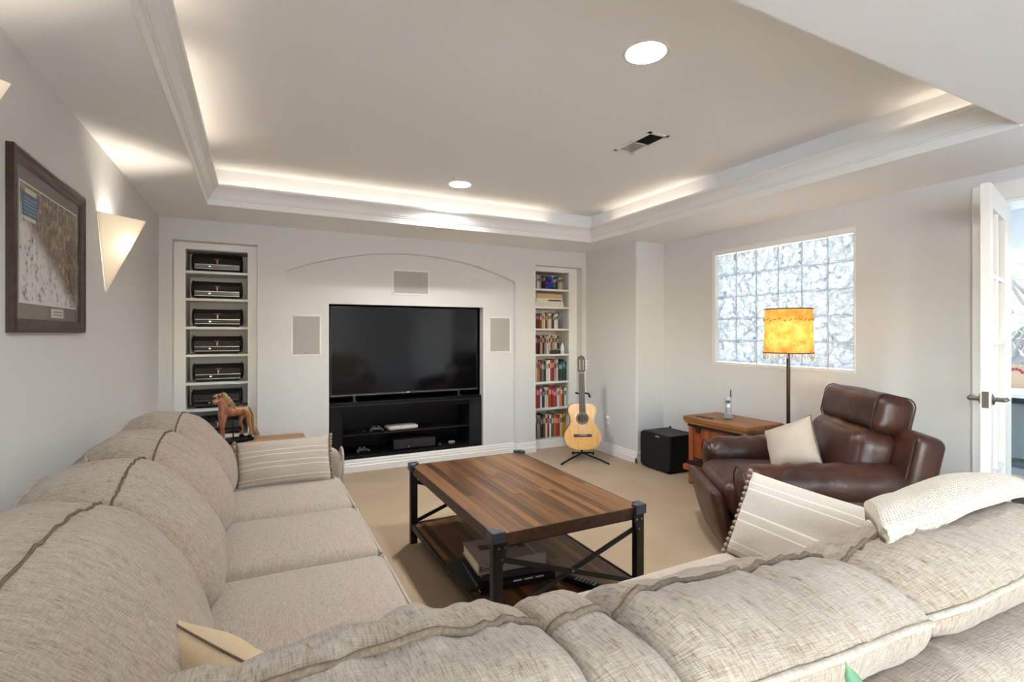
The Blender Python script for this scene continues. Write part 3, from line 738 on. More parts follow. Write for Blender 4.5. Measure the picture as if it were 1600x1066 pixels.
# ------------------------------------------------------------------ built-in shelves
FYN = 4.84; NBK = 5.14
def builtin(label, x0, x1, ix0, ix1, ztop, shelves, zbot):
    t = thing('built_in_shelves', label, 'shelf', ((x0+x1)/2, FYN, 0), 0, 'built-in wall shelves')
    obj('face_frame', B((x0, ix0, FYN, FYN+.03, 0, 2.06), (ix1, x1, FYN, FYN+.03, 0, 2.06), (ix0, ix1, FYN, FYN+.03, ztop, 2.06), (ix0, ix1, FYN, FYN+.03, 0, zbot)), 'trim', t, bevel=.002)
    MAT.setdefault('niche', plain('shelf_interior_paint', lin(214, 210, 203), .7))
    obj('side_panel', B(ix0-.02, ix0, FYN+.03, NBK, 0, ztop+.02), 'niche', t); obj('side_panel', B(ix1, ix1+.02, FYN+.03, NBK, 0, ztop+.02), 'niche', t)
    obj('back_panel', B(ix0-.02, ix1+.02, NBK, NBK+.02, 0, ztop+.02), 'niche', t); obj('top_panel', B(ix0, ix1, FYN+.03, NBK, ztop, ztop+.02), 'niche', t)
    for z in shelves: obj('shelf_board', B(ix0, ix1, FYN+.004, NBK, z-.020, z), 'trim', t, bevel=.0015)
    # reveal between wall face and face frame
    obj('reveal', B((x0-.03, x0, YP, FYN+.03, 0, 2.06), (x1, x1+.03, YP, FYN+.03, 0, 2.06), (x0, x1, YP, FYN, NZT, 2.06)), 'wall', t)
    return t
LIX, RIX = (-.509, -.063), (2.748, 3.188)
LSH = [1.792, 1.567, 1.333, 1.106, .874, .656, .43]
RSH = [1.776, 1.577, 1.333, 1.047, .738, .445, .105]
builtin('white built-in shelves at the left holding black cylindrical cases', NL[0], NL[1], LIX[0], LIX[1], 1.966, LSH, .12)
builtin('white built-in bookcase at the right beside the guitar', NR[0], NR[1], RIX[0], RIX[1], 1.968, RSH, .105)

# black cylindrical cases
def case():
    t = thing('cylinder_case', 'x', 'case', (0, 0, 0))
    L = .31; r = .068
    pr = [(-.062, .012), (-.070, .030), (-.072, .052), (-.058, .098), (-.030, .130), (.030, .132), (.062, .10), (.070, .06), (.06, .012)]
    obj('case_body', PR([(a, b) for a, b in pr], 'x', -L/2, L/2), plain('case_black', lin(30, 26, 26), .28, coat=.2), t, local=True, bevel=.004)
    for s in (-1, 1):
        bm = bmesh.new(); lathe(bm, [(.050, s*L/2), (.066, s*(L/2+.001)), (.064, s*(L/2+.010)), (.050, s*(L/2+.018)), (.0, s*(L/2+.021))], 24, (0, 0, .074), 'x')
        obj('end_cap', bm, 'blackgloss', t, smooth=True, local=True)
    obj('silver_strip', B(-L/2+.004, L/2-.004, -.0738, -.069, .053, .0565), 'nickel', t, local=True)
    obj('silver_strip', B(-L/2+.004, L/2-.004, -.0710, -.066, .022, .0258), 'nickel', t, local=True)
    obj('foot', B(-L/2+.01, L/2-.01, -.05, .05, 0, .013), 'black', t, local=True)
    e = bmesh.new(); lathe(e, [(.009, 0), (.007, .002)], 14, (0, 0, 0), 'y'); bmesh.ops.scale(e, vec=(1, 1, .6), verts=e.verts)
    e.transform(Matrix.Translation((-.05, -.0735, .040))); obj('oval_light', e, 'silver', t, local=True)
    em = thing_bm = B(-.009, .009, -.0675, -.062, .072, .092); em.transform(Matrix.Translation((.0, -.0015, 0)))
    obj('red_emblem', em, plain('emblem_red', lin(150, 40, 52), .5), t, local=True)
    obj('emblem_bar', B(-.003, .003, -.072, -.064, .060, .088), plain('emblem_pink', lin(226, 190, 190), .5), t, local=True)
    obj('emblem_script', B(-.020, .020, -.060, -.052, .096, .099), 'greypl', t, local=True)
    return t
ordn = ['topmost', 'second', 'third', 'fourth', 'fifth', 'sixth', 'lowest']
c0 = case()
for k, z in enumerate(LSH):
    c = c0 if k == 0 else deepcopy(c0)
    c.scale = (1.08, 1.08, 1.14); c.location = (-.286+random.uniform(-.006, .006), 4.965, z); c.rotation_euler = (0, 0, random.uniform(-.03, .03))
    c['label'] = f'black cylindrical case with silver strips on the {ordn[k]} left shelf' + ('' if k in (0, 6) else ' from the top')
    c['group'] = 'black cylindrical cases on the left shelves'

# books
def book(x0, w, h, d, z, c, label, yf, lean=0, nm='book', thick=None):
    t = thing(nm, label, 'book', (x0+w/2, yf+d/2, z), 0, 'books in the built-in bookcase')
    m = plain('book_cover', lin(*c), .55)
    obj('cover', B((-w/2, -w/2+.0025, -d/2, d/2, 0, h), (w/2-.0025, w/2, -d/2, d/2, 0, h), (-w/2, w/2, -d/2, -d/2+.003, 0, h)), m, t, local=True, bevel=.001)
    obj('pages', B(-w/2+.0025, w/2-.0025, -d/2+.003, d/2-.006, .004, h-.004), 'paper', t, local=True)
    if w > .016:
        lc = tuple(min(255, v+90) for v in c) if sum(c) < 380 else tuple(int(v*.45) for v in c)
        obj('spine_label', B(-w/2+.004, w/2-.004, -d/2-.0006, -d/2+.001, h*.62, h*.85), plain('spine_print', lin(*lc), .6), t, local=True)
    if lean: t.rotation_euler = (0, lean, 0)
    return t
CN = {'charcoal': (52, 48, 48), 'cream': (222, 212, 190), 'grey': (150, 146, 140), 'black': (26, 24, 26), 'tan': (176, 152, 118), 'navy': (34, 42, 72), 'white': (228, 226, 220), 'maroon': (104, 30, 38), 'red': (168, 40, 40), 'crimson': (140, 26, 40),
      'orange': (206, 112, 54), 'teal': (40, 96, 92), 'green': (74, 104, 66), 'sage': (172, 184, 156), 'blue': (62, 84, 138), 'mustard': (196, 162, 44), 'brown': (98, 66, 46), 'pink': (214, 150, 136), 'purple': (92, 72, 116), 'slate': (98, 106, 116), 'beige': (204, 188, 160), 'rust': (162, 72, 40)}
ON = ['first', 'second', 'third', 'fourth', 'fifth', 'sixth', 'seventh', 'eighth', 'ninth', 'tenth', 'eleventh', 'twelfth', 'thirteenth', 'fourteenth', 'fifteenth', 'sixteenth']
rows = [('top', 0, ['charcoal', 'cream', 'grey', 'black', 'brown', 'charcoal', 'slate', 'teal', 'white', 'blue', 'black', 'tan', 'beige', 'grey'], .155, .40),
        ('third', 2, ['charcoal', 'black', 'maroon', 'rust', 'sage', 'cream', 'brown', 'pink', 'cream', 'grey', 'charcoal', 'white', 'cream', 'blue'], .185, .34),
        ('fourth', 3, ['crimson', 'maroon', 'black', 'pink', 'charcoal', 'grey', 'cream', 'beige', 'brown', 'tan', 'beige', 'charcoal'], .225, .33),
        ('fifth', 4, ['charcoal', 'cream', 'orange', 'maroon', 'slate', 'charcoal', 'cream', 'white', 'rust', 'crimson', 'grey', 'cream', 'charcoal', 'teal', 'teal', 'navy'], .25, .43),
        ('sixth', 5, ['brown', 'red', 'red', 'white', 'navy', 'cream', 'beige', 'rust', 'crimson', 'red', 'purple', 'cream', 'pink', 'orange', 'purple', 'white'], .235, .43),
        ('lowest', 6, ['maroon', 'brown', 'tan', 'grey', 'charcoal', 'brown', 'cream', 'crimson', 'white', 'slate', 'orange', 'rust', 'red', 'cream', 'mustard', 'mustard'], .27, .42)]
for rn, si, cols, hh, span in rows:
    x = RIX[0]+.006; wb = [random.uniform(.7, 1.35) for _ in cols]; sc_ = (span)/sum(wb)
    for k, cn in enumerate(cols):
        w = wb[k]*sc_
        h = hh*random.uniform(.86, 1.0); d = random.uniform(.13, .17)
        c = tuple(max(0, min(255, v+random.randint(-10, 10))) for v in CN[cn])
        book(x, w-.0012, h, d, RSH[si], c, f'{cn} book, {ON[k]} from left on the {rn} shelf of the bookcase', FYN+.045+random.uniform(0, .012))
        x += w
for k, (w, h, c, nm) in enumerate(((.37, .052, (226, 220, 206), 'cream boxed volume at the bottom of the flat stack in the bookcase'), (.345, .045, (230, 226, 214), 'white volume in the middle of the flat stack in the bookcase'), (.335, .05, (214, 182, 122), 'yellowish volume on top of the flat stack in the bookcase'))):
    z = RSH[1]+[0, .052, .097][k]
    t = thing('book', nm, 'book', (2.955, FYN+.14, z), random.uniform(-.02, .02), 'books in the built-in bookcase')
    m = plain('flat_cover', lin(*c), .6)
    obj('cover', B((-w/2, w/2, -.10, .10, 0, .004), (-w/2, w/2, -.10, .10, h-.004, h), (-w/2, w/2, -.10, -.096, 0, h)), m, t, local=True, bevel=.001)
    obj('pages', B(-w/2+.004, w/2-.004, -.096, .095, .004, h-.004), 'paper', t, local=True)
    if k == 1: obj('spine_label', B(-.02, w/2-.02, -.1008, -.099, .014, .030), 'charcoal' if 'charcoal' in MAT else plain('spine_dark', lin(84, 74, 60), .6), t, local=True)
# blue toy on the top shelf
ty = thing('plush_toy', 'blue and red plush figure sitting before the books on the top shelf', 'toy', (2.93, FYN+.025, RSH[0]))
blue = plain('plush_blue', lin(34, 58, 148), .9, bump=.6, bscale=300); red = plain('plush_red', lin(150, 34, 36), .9)
ball = lambda c, s, n=12: rbox(c, s, min(s)*.499, 8, bulge=tuple(q*.06 for q in s))
obj('plush_body', ball((2.935, FYN+.022, RSH[0]+.042), (.085, .035, .082)), blue, ty, smooth=True)
obj('plush_head', ball((2.93, FYN+.020, RSH[0]+.108), (.072, .034, .056)), blue, ty, smooth=True)
for s in (-1, 1):
    obj('arm', T([(2.93+s*.03, FYN+.02, RSH[0]+.08), (2.93+s*.06, FYN+.015, RSH[0]+.05)], [.014, .011], 8), red, ty, smooth=True)
    obj('leg', T([(2.935+s*.03, FYN+.02, RSH[0]+.018), (2.94+s*.065, FYN+.008, RSH[0]+.012)], [.017, .012], 8), blue, ty, smooth=True)
    obj('ear', ball((2.93+s*.028, FYN+.02, RSH[0]+.136), (.02, .014, .02)), blue, ty, smooth=True)
# ornaments on the fourth shelf
cm = thing('camera_case', 'small black camera lying before the books on the fourth shelf of the bookcase', 'camera', (3.02, FYN+.024, RSH[3]))
obj('camera_body', B(2.95, 3.08, FYN+.006, FYN+.040, RSH[3], RSH[3]+.045), 'darkgrey', cm, bevel=.006)
obj('top_plate', B(2.96, 3.07, FYN+.010, FYN+.036, RSH[3]+.045, RSH[3]+.060), 'greypl', cm, bevel=.004)
wv = thing('white_vase', 'small white bottle beside the camera on the fourth bookcase shelf', 'ornament', (3.12, FYN+.026, RSH[3]))
obj('vase_body', LA([(.018, 0), (.024, .01), (.024, .075), (.012, .095), (.010, .115), (.012, .118)], 18, (3.115, FYN+.03, RSH[3])), 'whitepl', wv, smooth=True)
gv = thing('grey_vase', 'small grey bottle at the right end of the fourth bookcase shelf', 'ornament', (3.16, FYN+.03, RSH[3]))
obj('vase_body', LA([(.014, 0), (.018, .01), (.019, .09), (.015, .13), (.008, .14)], 18, (3.163, FYN+.03, RSH[3])), 'greypl', gv, smooth=True)

# ------------------------------------------------------------------ television, stand, in-wall speakers
TS = thing('tv_stand', 'black television stand with open shelves set into the wall', 'tv stand', (1.345, 5.0, OZ0))
sx0, sx1, sy0, sy1 = OX0+.012, OX1-.012, YP+.012, 5.24
sz1 = .60
obj('top_slab', B(sx0, sx1, sy0, sy1, sz1, sz1+.022), 'black', TS, bevel=.003)
obj('top_tier', B(sx0, sx1, sy0+.012, sy1, sz1+.022, sz1+.040), 'black', TS, bevel=.003)
obj('silver_line', B(sx0, sx1, sy0-.001, sy0+.002, sz1+.005, sz1+.009), 'darkgrey', TS)
for s, xa, xb in ((1, sx0, sx0+.115), (-1, sx1-.115, sx1)):
    pts = [(xa, sy0+.004), (xb, sy0+.06), (xb, sy1), (xa, sy1)] if s > 0 else [(xa, sy0+.06), (xb, sy0+.004), (xb, sy1), (xa, sy1)]
    obj('side_pillar', PR(pts, 'z', OZ0+.001, sz1), plain('pillar_black', lin(19, 19, 21), .55, spec=.3), TS, bevel=.002)
obj('base_slab', B(sx0, sx1, sy0+.004, sy1, OZ0+.001, OZ0+.03), 'black', TS, bevel=.002)
obj('header', B(sx0+.115, sx1-.115, sy0+.05, sy0+.07, sz1-.05, sz1), 'black', TS)
obj('middle_shelf', B(sx0+.115, sx1-.115, sy0+.06, sy1, .318, .330), plain('smoked_glass_shelf', lin(24, 24, 27), .12), TS)
obj('back_board', B(sx0+.115, sx1-.115, sy1-.01, sy1, OZ0+.03, sz1), 'black', TS)

TVt = thing('television', 'large flat black television standing in the wall recess', 'television', (1.33, 4.88, .64))
tx0, tx1, tz0, tz1 = .604, 2.056, .70, 1.528
obj('tv_body', B(tx0+.01, tx1-.01, 4.862, 4.905, tz0+.01, tz1-.005), 'black', TVt, bevel=.004)
obj('screen', B(tx0+.008, tx1-.008, 4.852, 4.863, tz0+.016, tz1-.008), plain('dark_screen', lin(7, 8, 11), .09, spec=.5), TVt)
obj('bezel', B((tx0, tx1, 4.848, 4.866, tz1-.008, tz1), (tx0, tx0+.008, 4.848, 4.866, tz0, tz1), (tx1-.008, tx1, 4.848, 4.866, tz0, tz1), (tx0, tx1, 4.846, 4.866, tz0, tz0+.016)), plain('bezel_grey', lin(44, 45, 48), .35, metal=.4), TVt)
obj('bottom_strip', B(tx0, tx1, 4.845, 4.847, tz0+.002, tz0+.006), 'silver', TVt)
obj('logo', B(1.312, 1.340, 4.8435, 4.8455, tz0+.004, tz0+.012), 'whitepl', TVt, bevel=.0005)
for x in (.82, 1.86):
    f = obj('stand_foot', BAR((x, 4.83, .645), (x, 5.02, .645), .03, .010), 'darkgrey', TVt)
    obj('foot_post', BAR((x, 4.885, .645), (x, 4.885, tz0+.03), .02, .02, (0, 1, 0)), 'darkgrey', f)

def inwall(x0, x1, z0, z1, label):
    t = thing('wall_speaker', label, 'speaker', ((x0+x1)/2, YP, z0), 0, 'in-wall speakers around the television')
    f = .014
    obj('speaker_frame', B((x0, x1, YP-.005, YP, z0, z0+f), (x0, x1, YP-.005, YP, z1-f, z1), (x0, x0+f, YP-.005, YP, z0, z1), (x1-f, x1, YP-.005, YP, z0, z1)), 'trim', t, bevel=.0015)
    obj('grille', B(x0+f, x1-f, YP-.0035, YP, z0+f, z1-f), 'grille', t)
    obj('badge', B((x0+x1)/2-.012, (x0+x1)/2+.012, YP-.0042, YP-.003, z0+f+.012, z0+f+.018), 'greypl', t)
inwall(.273, .522, 1.078, 1.444, 'white framed wall speaker left of the television')
inwall(1.158, 1.528, 1.652, 1.892, 'white framed wall speaker above the television')
inwall(2.172, 2.426, 1.076, 1.454, 'white framed wall speaker right of the television')

# things in the tv stand
def pad(x, y, z, label):
    t = thing('game_controller', label, 'controller', (x, y, z), random.uniform(-.3, .3), 'game controllers in the television stand')
    b = obj('controller_body', rbox((0, 0, .024), (.10, .06, .032), .015, 6), 'darkgrey', t, smooth=True, local=True)
    for s in (-1, 1):
        obj('grip', T([(s*.042, 0, .022), (s*.058, -.045, .013)], [.017, .013], 8), 'darkgrey', t, smooth=True, local=True)
        obj('thumb_stick', LA([(.006, 0), (.006, .008), (.009, .010), (.009, .013)], 10, (s*.022, -.008, .038)), 'greypl', t, smooth=True, local=True)
pad(1.04, 4.96, .330, 'dark game controller on the upper shelf beside the silver box')
pad(.90, 4.95, OZ0+.03, 'dark game controller on the bottom left of the television stand')
sb = thing('silver_console', 'thin silver game console lying on the middle shelf', 'console', (1.29, 4.98, .330), .06)
obj('console_shell', rbox((0, 0, .024), (.30, .17, .036), .012, 6), plain('console_silver', lin(196, 194, 188), .35, noise_amt=.25, noise_scale=25), sb, smooth=True, local=True)
obj('console_base', B(-.13, .13, -.07, .07, 0, .01), 'darkgrey', sb, local=True)
vb = thing('media_player', 'black media player on the bottom shelf of the television stand', 'player', (1.40, 4.98, OZ0+.03), .0)
obj('player_case', B(-.21, .21, -.10, .12, .008, .095), plain('player_black', lin(36, 36, 42), .4), vb, local=True, bevel=.003)
obj('front_recess', B(-.10, .10, -.1012, -.099, .012, .040), 'blackgloss', vb, local=True)
obj('display', B(-.20, .20, -.1012, -.099, .066, .069), 'darkgrey', vb, local=True)
obj('knob', LA([(.008, 0), (.007, -.008)], 12, (-.06, -.1012, .027), 'y'), 'silver', vb, local=True)
for x in (-.17, .17): obj('foot', B(x-.02, x+.02, -.08, -.04, 0, .008), 'black', vb, local=True)
gd = thing('wired_mouse', 'small dark gadget with silver ends at the bottom right of the television stand', 'gadget', (1.78, 4.93, OZ0+.03))
obj('gadget_body', rbox((1.80, 4.93, OZ0+.045), (.07, .035, .03), .012, 6), 'greypl', gd, smooth=True)
obj('gadget_lead', T([(1.775, 4.93, OZ0+.04), (1.74, 4.92, OZ0+.036), (1.70, 4.91, OZ0+.036), (1.68, 4.92, OZ0+.036)], .004, 6), 'black', gd, smooth=True)
obj('gadget_plug', B(1.66, 1.685, 4.912, 4.93, OZ0+.031, OZ0+.048), 'silver', gd)

# ------------------------------------------------------------------ guitar on its stand, outlet
GX, GY = 2.925, 4.20
ga = math.atan2(GY, GX) + PI/2    # local -y faces the camera
ga = math.atan2(-GX*.55-.0, GY) if False else -.45
gt = thing('guitar', 'light spruce classical guitar resting on a stand in the corner', 'guitar', (GX, GY, .06), ga)
tilt = Matrix.Translation((0, 0, .052)) @ Matrix.Rotation(-.12, 4, 'X') @ Matrix.Diagonal((1.02, 1, .955, 1))
def gobj(name, bm, mat, parent=None, **k):
    bm.transform(tilt); return obj(name, bm, mat, parent or gt, local=True, **k)
hw = [(0, .0), (.05, .002), (.115, .020), (.160, .062), (.183, .122), (.172, .185), (.142, .235), (.121, .275), (.117, .31), (.128, .355), (.139, .40), (.132, .445), (.100, .472), (.045, .482), (0, .484)]
hwc = [(p.x, p.y) for p in catmull([(a, b, 0) for a, b in hw], 4, closed=False)]
outl = hwc + [(-a, b) for a, b in hwc[-2:0:-1]]
gobj('body_sides', PR(outl, 'y', -.040, .048), 'mahogany', bevel=.004)
gobj('sound_board', PR([(a*1.0, b) for a, b in outl], 'y', -.0445, -.040), 'spruce', bevel=.0015)
gobj('rosette', LA([(.064, 0), (.064, -.001), (.044, -.001), (.044, 0)], 32, (0, -.0445, .325), 'y'), plain('rosette_ring', lin(120, 104, 84), .5, noise_amt=.4, noise_scale=120))
gobj('sound_hole', LA([(.043, 0), (.043, -.0016)], 32, (0, -.0445, .325), 'y'), plain('hole_brown', lin(58, 30, 18), .8))
gobj('bridge', B((-.088, .088, -.052, -.0445, .135, .162), (-.042, .042, -.056, -.052, .139, .158)), 'rosewood', bevel=.002)
gobj('saddle', B(-.040, .040, -.059, -.056, .150, .154), plain('bone', lin(232, 226, 210), .4))
gobj('fretboard', PR([(-.031, .385), (.031, .385), (.026, .80), (-.026, .80)], 'y', -.053, -.046), plain('fretboard_grey', lin(70, 58, 52), .5))
gobj('neck', PR([(-.029, .46), (.029, .46), (.026, .80), (-.026, .80)], 'y', -.046, -.026), 'mahogany', bevel=.005)
bm = bmesh.new(); z = .80
for k in range(19):
    f = .80 - .645*(1-2**(-k/12)); w = .026+.005*(.80-f)/.415
    if f > .385: box(bm, -w, w, -.0542, -.053, f-.0006, f+.0006)
gobj('frets', bm, plain('fret_wire', lin(120, 108, 96), .4, metal=.6))['kind'] = 'stuff'
gobj('nut', B(-.026, .026, -.056, -.044, .80, .806), 'whitepl')
bm = bmesh.new()
hp = [(-.026, .806), (-.037, .825), (-.037, .955), (-.030, .965), (-.028, .978), (-.014, .982), (0, .992), (.014, .982), (.028, .978), (.030, .965), (.037, .955), (.037, .825), (.026, .806)]
prism(bm, hp, 'y', -.048, -.030)
hs = gobj('headstock', bm, 'rosewood', bevel=.002)
for s in (-1, 1):
    gobj('slot', B(s*.017-.0048, s*.017+.0048, -.0488, -.047, .835, .945), plain('slot_pale', lin(176, 164, 148), .5), hs)
    for k in range(3):
        zz = .852+k*.038
        gobj('tuner_peg', LA([(.003, s*.037), (.003, s*.048), (.008, s*.050), (.008, s*.058)], 10, (0, -.038, zz), 'x'), 'whitepl', hs)
for k in range(6):
    x0, x1 = -.028+.0112*k, -.021+.0084*k
    gobj('guitar_string', T([(x0, -.0585, .152), (x1, -.0565, .803)], .0006, 5), plain('string', lin(220, 214, 200), .4))
st = thing('guitar_stand', 'black folding floor stand carrying the guitar', 'stand', (GX, GY, 0), ga)
def sobj(name, path, r, seg=8, m='black'): return obj(name, T(path, r, seg), m, st, smooth=True, local=True)
sobj('leg', [(0, .02, .075), (-.13, -.10, .045), (-.235, -.18, .010)], .009); sobj('leg', [(0, .02, .075), (.13, -.10, .045), (.235, -.18, .010)], .009); sobj('leg', [(0, .03, .075), (0, .24, .010)], .009)
sobj('post', [(0, .055, .06), (0, .12, .40), (0, .148, .655)], .010)
sobj('cradle', [(-.10, -.07, .105), (-.10, -.055, .078), (-.10, .04, .070), (0, .04, .070), (.10, .04, .070), (.10, -.055, .078), (.10, -.07, .105)], .008)
sobj('neck_yoke', [(-.055, .06, .675), (-.045, .115, .665), (0, .145, .655), (.045, .115, .665), (.075, .07, .665), (.085, .05, .63)], .009)
ol = thing('wall_outlet', 'white wall outlet with a plug behind the guitar', 'outlet', (XS, 4.33, .36))
obj('cover_plate', B(XS-.005, XS, 4.295, 4.365, .30, .415), 'whitepl', ol, bevel=.002)
obj('plug', rbox((XS-.018, 4.33, .385), (.03, .034, .034), .008, 5), 'whitepl', ol, smooth=True)
obj('socket', B(XS-.0065, XS-.004, 4.315, 4.345, .315, .345), 'trim', ol)

# ------------------------------------------------------------------ subwoofer
sw = thing('subwoofer', 'black cube subwoofer on the carpet beside the pine chest', 'speaker', (3.5, 3.595, 0))
sY0, sY1, sX0, sX1 = 3.41, 3.785, 3.325, 3.66
obj('cabinet', B(sX0+.02, sX1, sY0, sY1, .018, .345), 'black', sw, bevel=.008)
def rrect(y0, y1, z0, z1, r, n=6):
    pts = []
    for cy, cz_, a0 in ((y1-r, z1-r, 0), (y0+r, z1-r, 90), (y0+r, z0+r, 180), (y1-r, z0+r, 270)):
        for k in range(n+1): a = math.radians(a0+90*k/n); pts.append((cy+r*math.cos(a), cz_+r*math.sin(a)))
    return pts
obj('front_grille', PR(rrect(sY0, sY1, .018, .345, .035), 'x', sX0-.012, sX0+.02), plain('grille_cloth', lin(18, 18, 20), .9, bump=.5, bscale=900), sw, bevel=.006)
obj('badge', B(sX0-.0135, sX0-.012, 3.53, 3.58, .318, .328), 'silver', sw)
for x in (sX0+.05, sX1-.05):
    for y in (sY0+.05, sY1-.05): obj('foot', LA([(.02, 0), (.02, .019)], 12, (x, y, 0)), 'black', sw)
obj('power_cord', T([(3.62, 3.72, .12), (3.68, 3.74, .2), (3.672, 3.74, .34), (3.64, 3.73, .365), (3.60, 3.70, .352)], .005, 6), 'black', sw, smooth=True)

# ------------------------------------------------------------------ pine chest with phone
ch = thing('pine_chest', 'rustic pine chest with turned feet beside the armchair', 'chest', (3.47, 2.87, 0))
cX0, cX1, cY0, cY1, cZ = 3.27, 3.69, 2.56, 3.20, .575
obj('lid', B(cX0, cX1, cY0, cY1, cZ-.042, cZ), 'pine', ch, bevel=.008)
obj('lid_lip', B(cX0+.012, cX1-.01, cY0+.012, cY1-.012, cZ-.062, cZ-.042), 'pine', ch, bevel=.003)
obj('chest_body', B(cX0+.045, cX1-.02, cY0+.04, cY1-.04, .17, cZ-.062), 'pine_red', ch, bevel=.004)
obj('base_moulding', B(cX0-.005, cX1-.005, cY0+.0, cY1-.0, .115, .165), 'pine_red', ch, bevel=.012)
for y in (cY0+.06, cY1-.06):
    obj('corner_post', B(cX0+.03, cX0+.075, y-.025, y+.025, .165, cZ-.062), 'pine_red', ch, bevel=.005)
    for x in (cX0+.05, cX1-.06):
        obj('foot', LA([(.026, 0), (.034, .012), (.034, .05), (.024, .062), (.036, .075), (.036, .116)], 18, (x, y, 0)), 'pine_red', ch, smooth=True)
obj('iron_band', B(cX0+.022, cX0+.046, cY0+.04, cY1-.03, cZ-.085, cZ-.064), 'blackmetal', ch, bevel=.003)
obj('iron_band', B(cX0+.022, cX0+.046, cY0+.035, cY1-.03, .166, .20), 'blackmetal', ch, bevel=.003)
obj('iron_hasp', B(cX0+.06, cX0+.09, cY1-.25, cY1-.09, cZ-.0005, cZ+.005), 'blackmetal', ch, bevel=.002)
obj('iron_strap', B((cX0+.026, cX0+.032, cY1-.2, cY1-.1, .22, .235), (cX0+.024, cX0+.032, cY1-.16, cY1-.12, cZ-.13, cZ-.064)), 'blackmetal', ch)
ph = thing('cordless_phone', 'silver cordless phone standing in its charging base on the pine chest', 'phone', (3.47, 2.90, cZ), -.9)
obj('charging_base', rbox((0, 0, .022), (.085, .09, .044), .018, 8, fn=lambda p, u: Vector((p.x*(1-.25*(u[2]+1)/2), p.y*(1-.25*(u[2]+1)/2), p.z))), 'greypl', ph, smooth=True, local=True)
pm = Matrix.Translation((0, 0, .03)) @ Matrix.Rotation(-.16, 4, 'X')
def pobj(n, bm, m, p=None, **k):
    bm.transform(pm); return obj(n, bm, m, p or ph, local=True, **k)
hs = pobj('handset', rbox((0, 0, .075), (.052, .03, .155), .014, 8), plain('phone_silver', lin(176, 178, 180), .35, metal=.2), smooth=True)
pobj('display', B(-.016, .016, -.0165, -.014, .098, .12), 'darkgrey', hs); pobj('navigation_key', LA([(.010, 0), (.009, -.003)], 12, (0, -.0145, .075), 'y'), 'whitepl', hs)
for i in range(3):
    for j in range(3): pobj('key', B(-.017+i*.013, -.009+i*.013, -.0165, -.014, .025+j*.013, .033+j*.013), 'darkgrey', hs)
pobj('antenna', T([(.018, .006, .145), (.019, .008, .21)], [.006, .004], 8), 'darkgrey', hs, smooth=True)

# ------------------------------------------------------------------ floor lamp
LX, LY = 3.385, 2.315
fl = thing('floor_lamp', 'floor lamp with a glowing amber parchment shade and bead fringe', 'floor lamp', (LX, LY, 0))
obj('base', LA([(.13, 0), (.13, .012), (.10, .022), (.03, .03), (.014, .05)], 28, (LX, LY, 0)), 'blackmetal', fl, smooth=True)
obj('pole', LA([(.0125, .03), (.0125, 1.10), (.009, 1.12), (.009, 1.20)], 14, (LX, LY, 0)), plain('bronze_pole', lin(74, 58, 46), .4, metal=.5), fl, smooth=True)
def parch():
    k = NT('amber_parchment'); n = k.noise(k.coord('Object', (1, 1, 1)), 16, 5, .65); c0_ = k.n('ShaderNodeTexCoord'); sp = k.n('ShaderNodeSeparateXYZ'); k.l(c0_.outputs['Object'], sp.inputs[0])
    col = k.ramp(n, [(.3, lin(212, 136, 60)), (.52, lin(242, 188, 106)), (.72, lin(252, 222, 158))])
    d = k.n('ShaderNodeBsdfDiffuse'); tl = k.n('ShaderNodeBsdfTranslucent'); k.l(col, d.inputs[0]); k.l(col, tl.inputs[0])
    m = k.n('ShaderNodeMixShader', i_0=.6); k.l(d.outputs[0], m.inputs[1]); k.l(tl.outputs[0], m.inputs[2]); k.l(m.outputs[0], k.out.inputs[0]); return k.m
bm = bmesh.new(); n = 40
ra = [bm.verts.new((LX+.152*math.cos(2*PI*k/n), LY+.152*math.sin(2*PI*k/n), 1.452)) for k in range(n)]
rb = [bm.verts.new((LX+.158*math.cos(2*PI*k/n), LY+.158*math.sin(2*PI*k/n), 1.142)) for k in range(n)]
for k in range(n): bm.faces.new((ra[k], ra[(k+1) % n], rb[(k+1) % n], rb[k]))
shd = obj('lamp_shade', bm, parch(), fl, smooth=True)
trimm = plain('shade_binding', lin(110, 78, 44), .8)
for nm, zz, rr in (('top_binding', 1.452, .1535), ('bottom_binding', 1.142, .1595)):
    obj(nm, T([(LX+rr*math.cos(2*PI*k/n), LY+rr*math.sin(2*PI*k/n), zz) for k in range(n)], .0045, 6, closed=True), trimm, shd, smooth=True)
lacing = bmesh.new()
for k in range(0, 30):
    a = 2*PI*k/30; tube(lacing, [(LX+.157*math.cos(a), LY+.157*math.sin(a), 1.372+.008*math.sin(k*1.7)), (LX+.157*math.cos(a+.11), LY+.157*math.sin(a+.11), 1.378-.008*math.sin(k*2.3))], .0028, 5)
obj('lacing', lacing, plain('lace_brown', lin(150, 98, 48), .8), shd)
bead = plain('bead_amber', lin(214, 190, 156), .3)
for k in range(44):
    a = 2*PI*k/44; x, y = LX+.1595*math.cos(a), LY+.1595*math.sin(a); L = random.uniform(.03, .052)
    obj('fringe_strand', LA([(.0012, 0), (.0014, -L*.4), (.0045, -L*.55), (.0016, -L*.7), (.005, -L*.85), (.001, -L)], 6, (x, y, 1.140)), bead, shd, smooth=True)
bulb = obj('bulb', LA([(.012, 1.20), (.015, 1.22), (.03, 1.26), (.03, 1.285), (.012, 1.31)], 16, (LX, LY, 0)), emit('lamp_bulb', (1, .72, .42, 1), 8), fl, smooth=True)
obj('shade_spider', T([(LX-.152, LY, 1.448), (LX, LY, 1.448), (LX+.152, LY, 1.448)], .003, 6), 'blackmetal', fl)
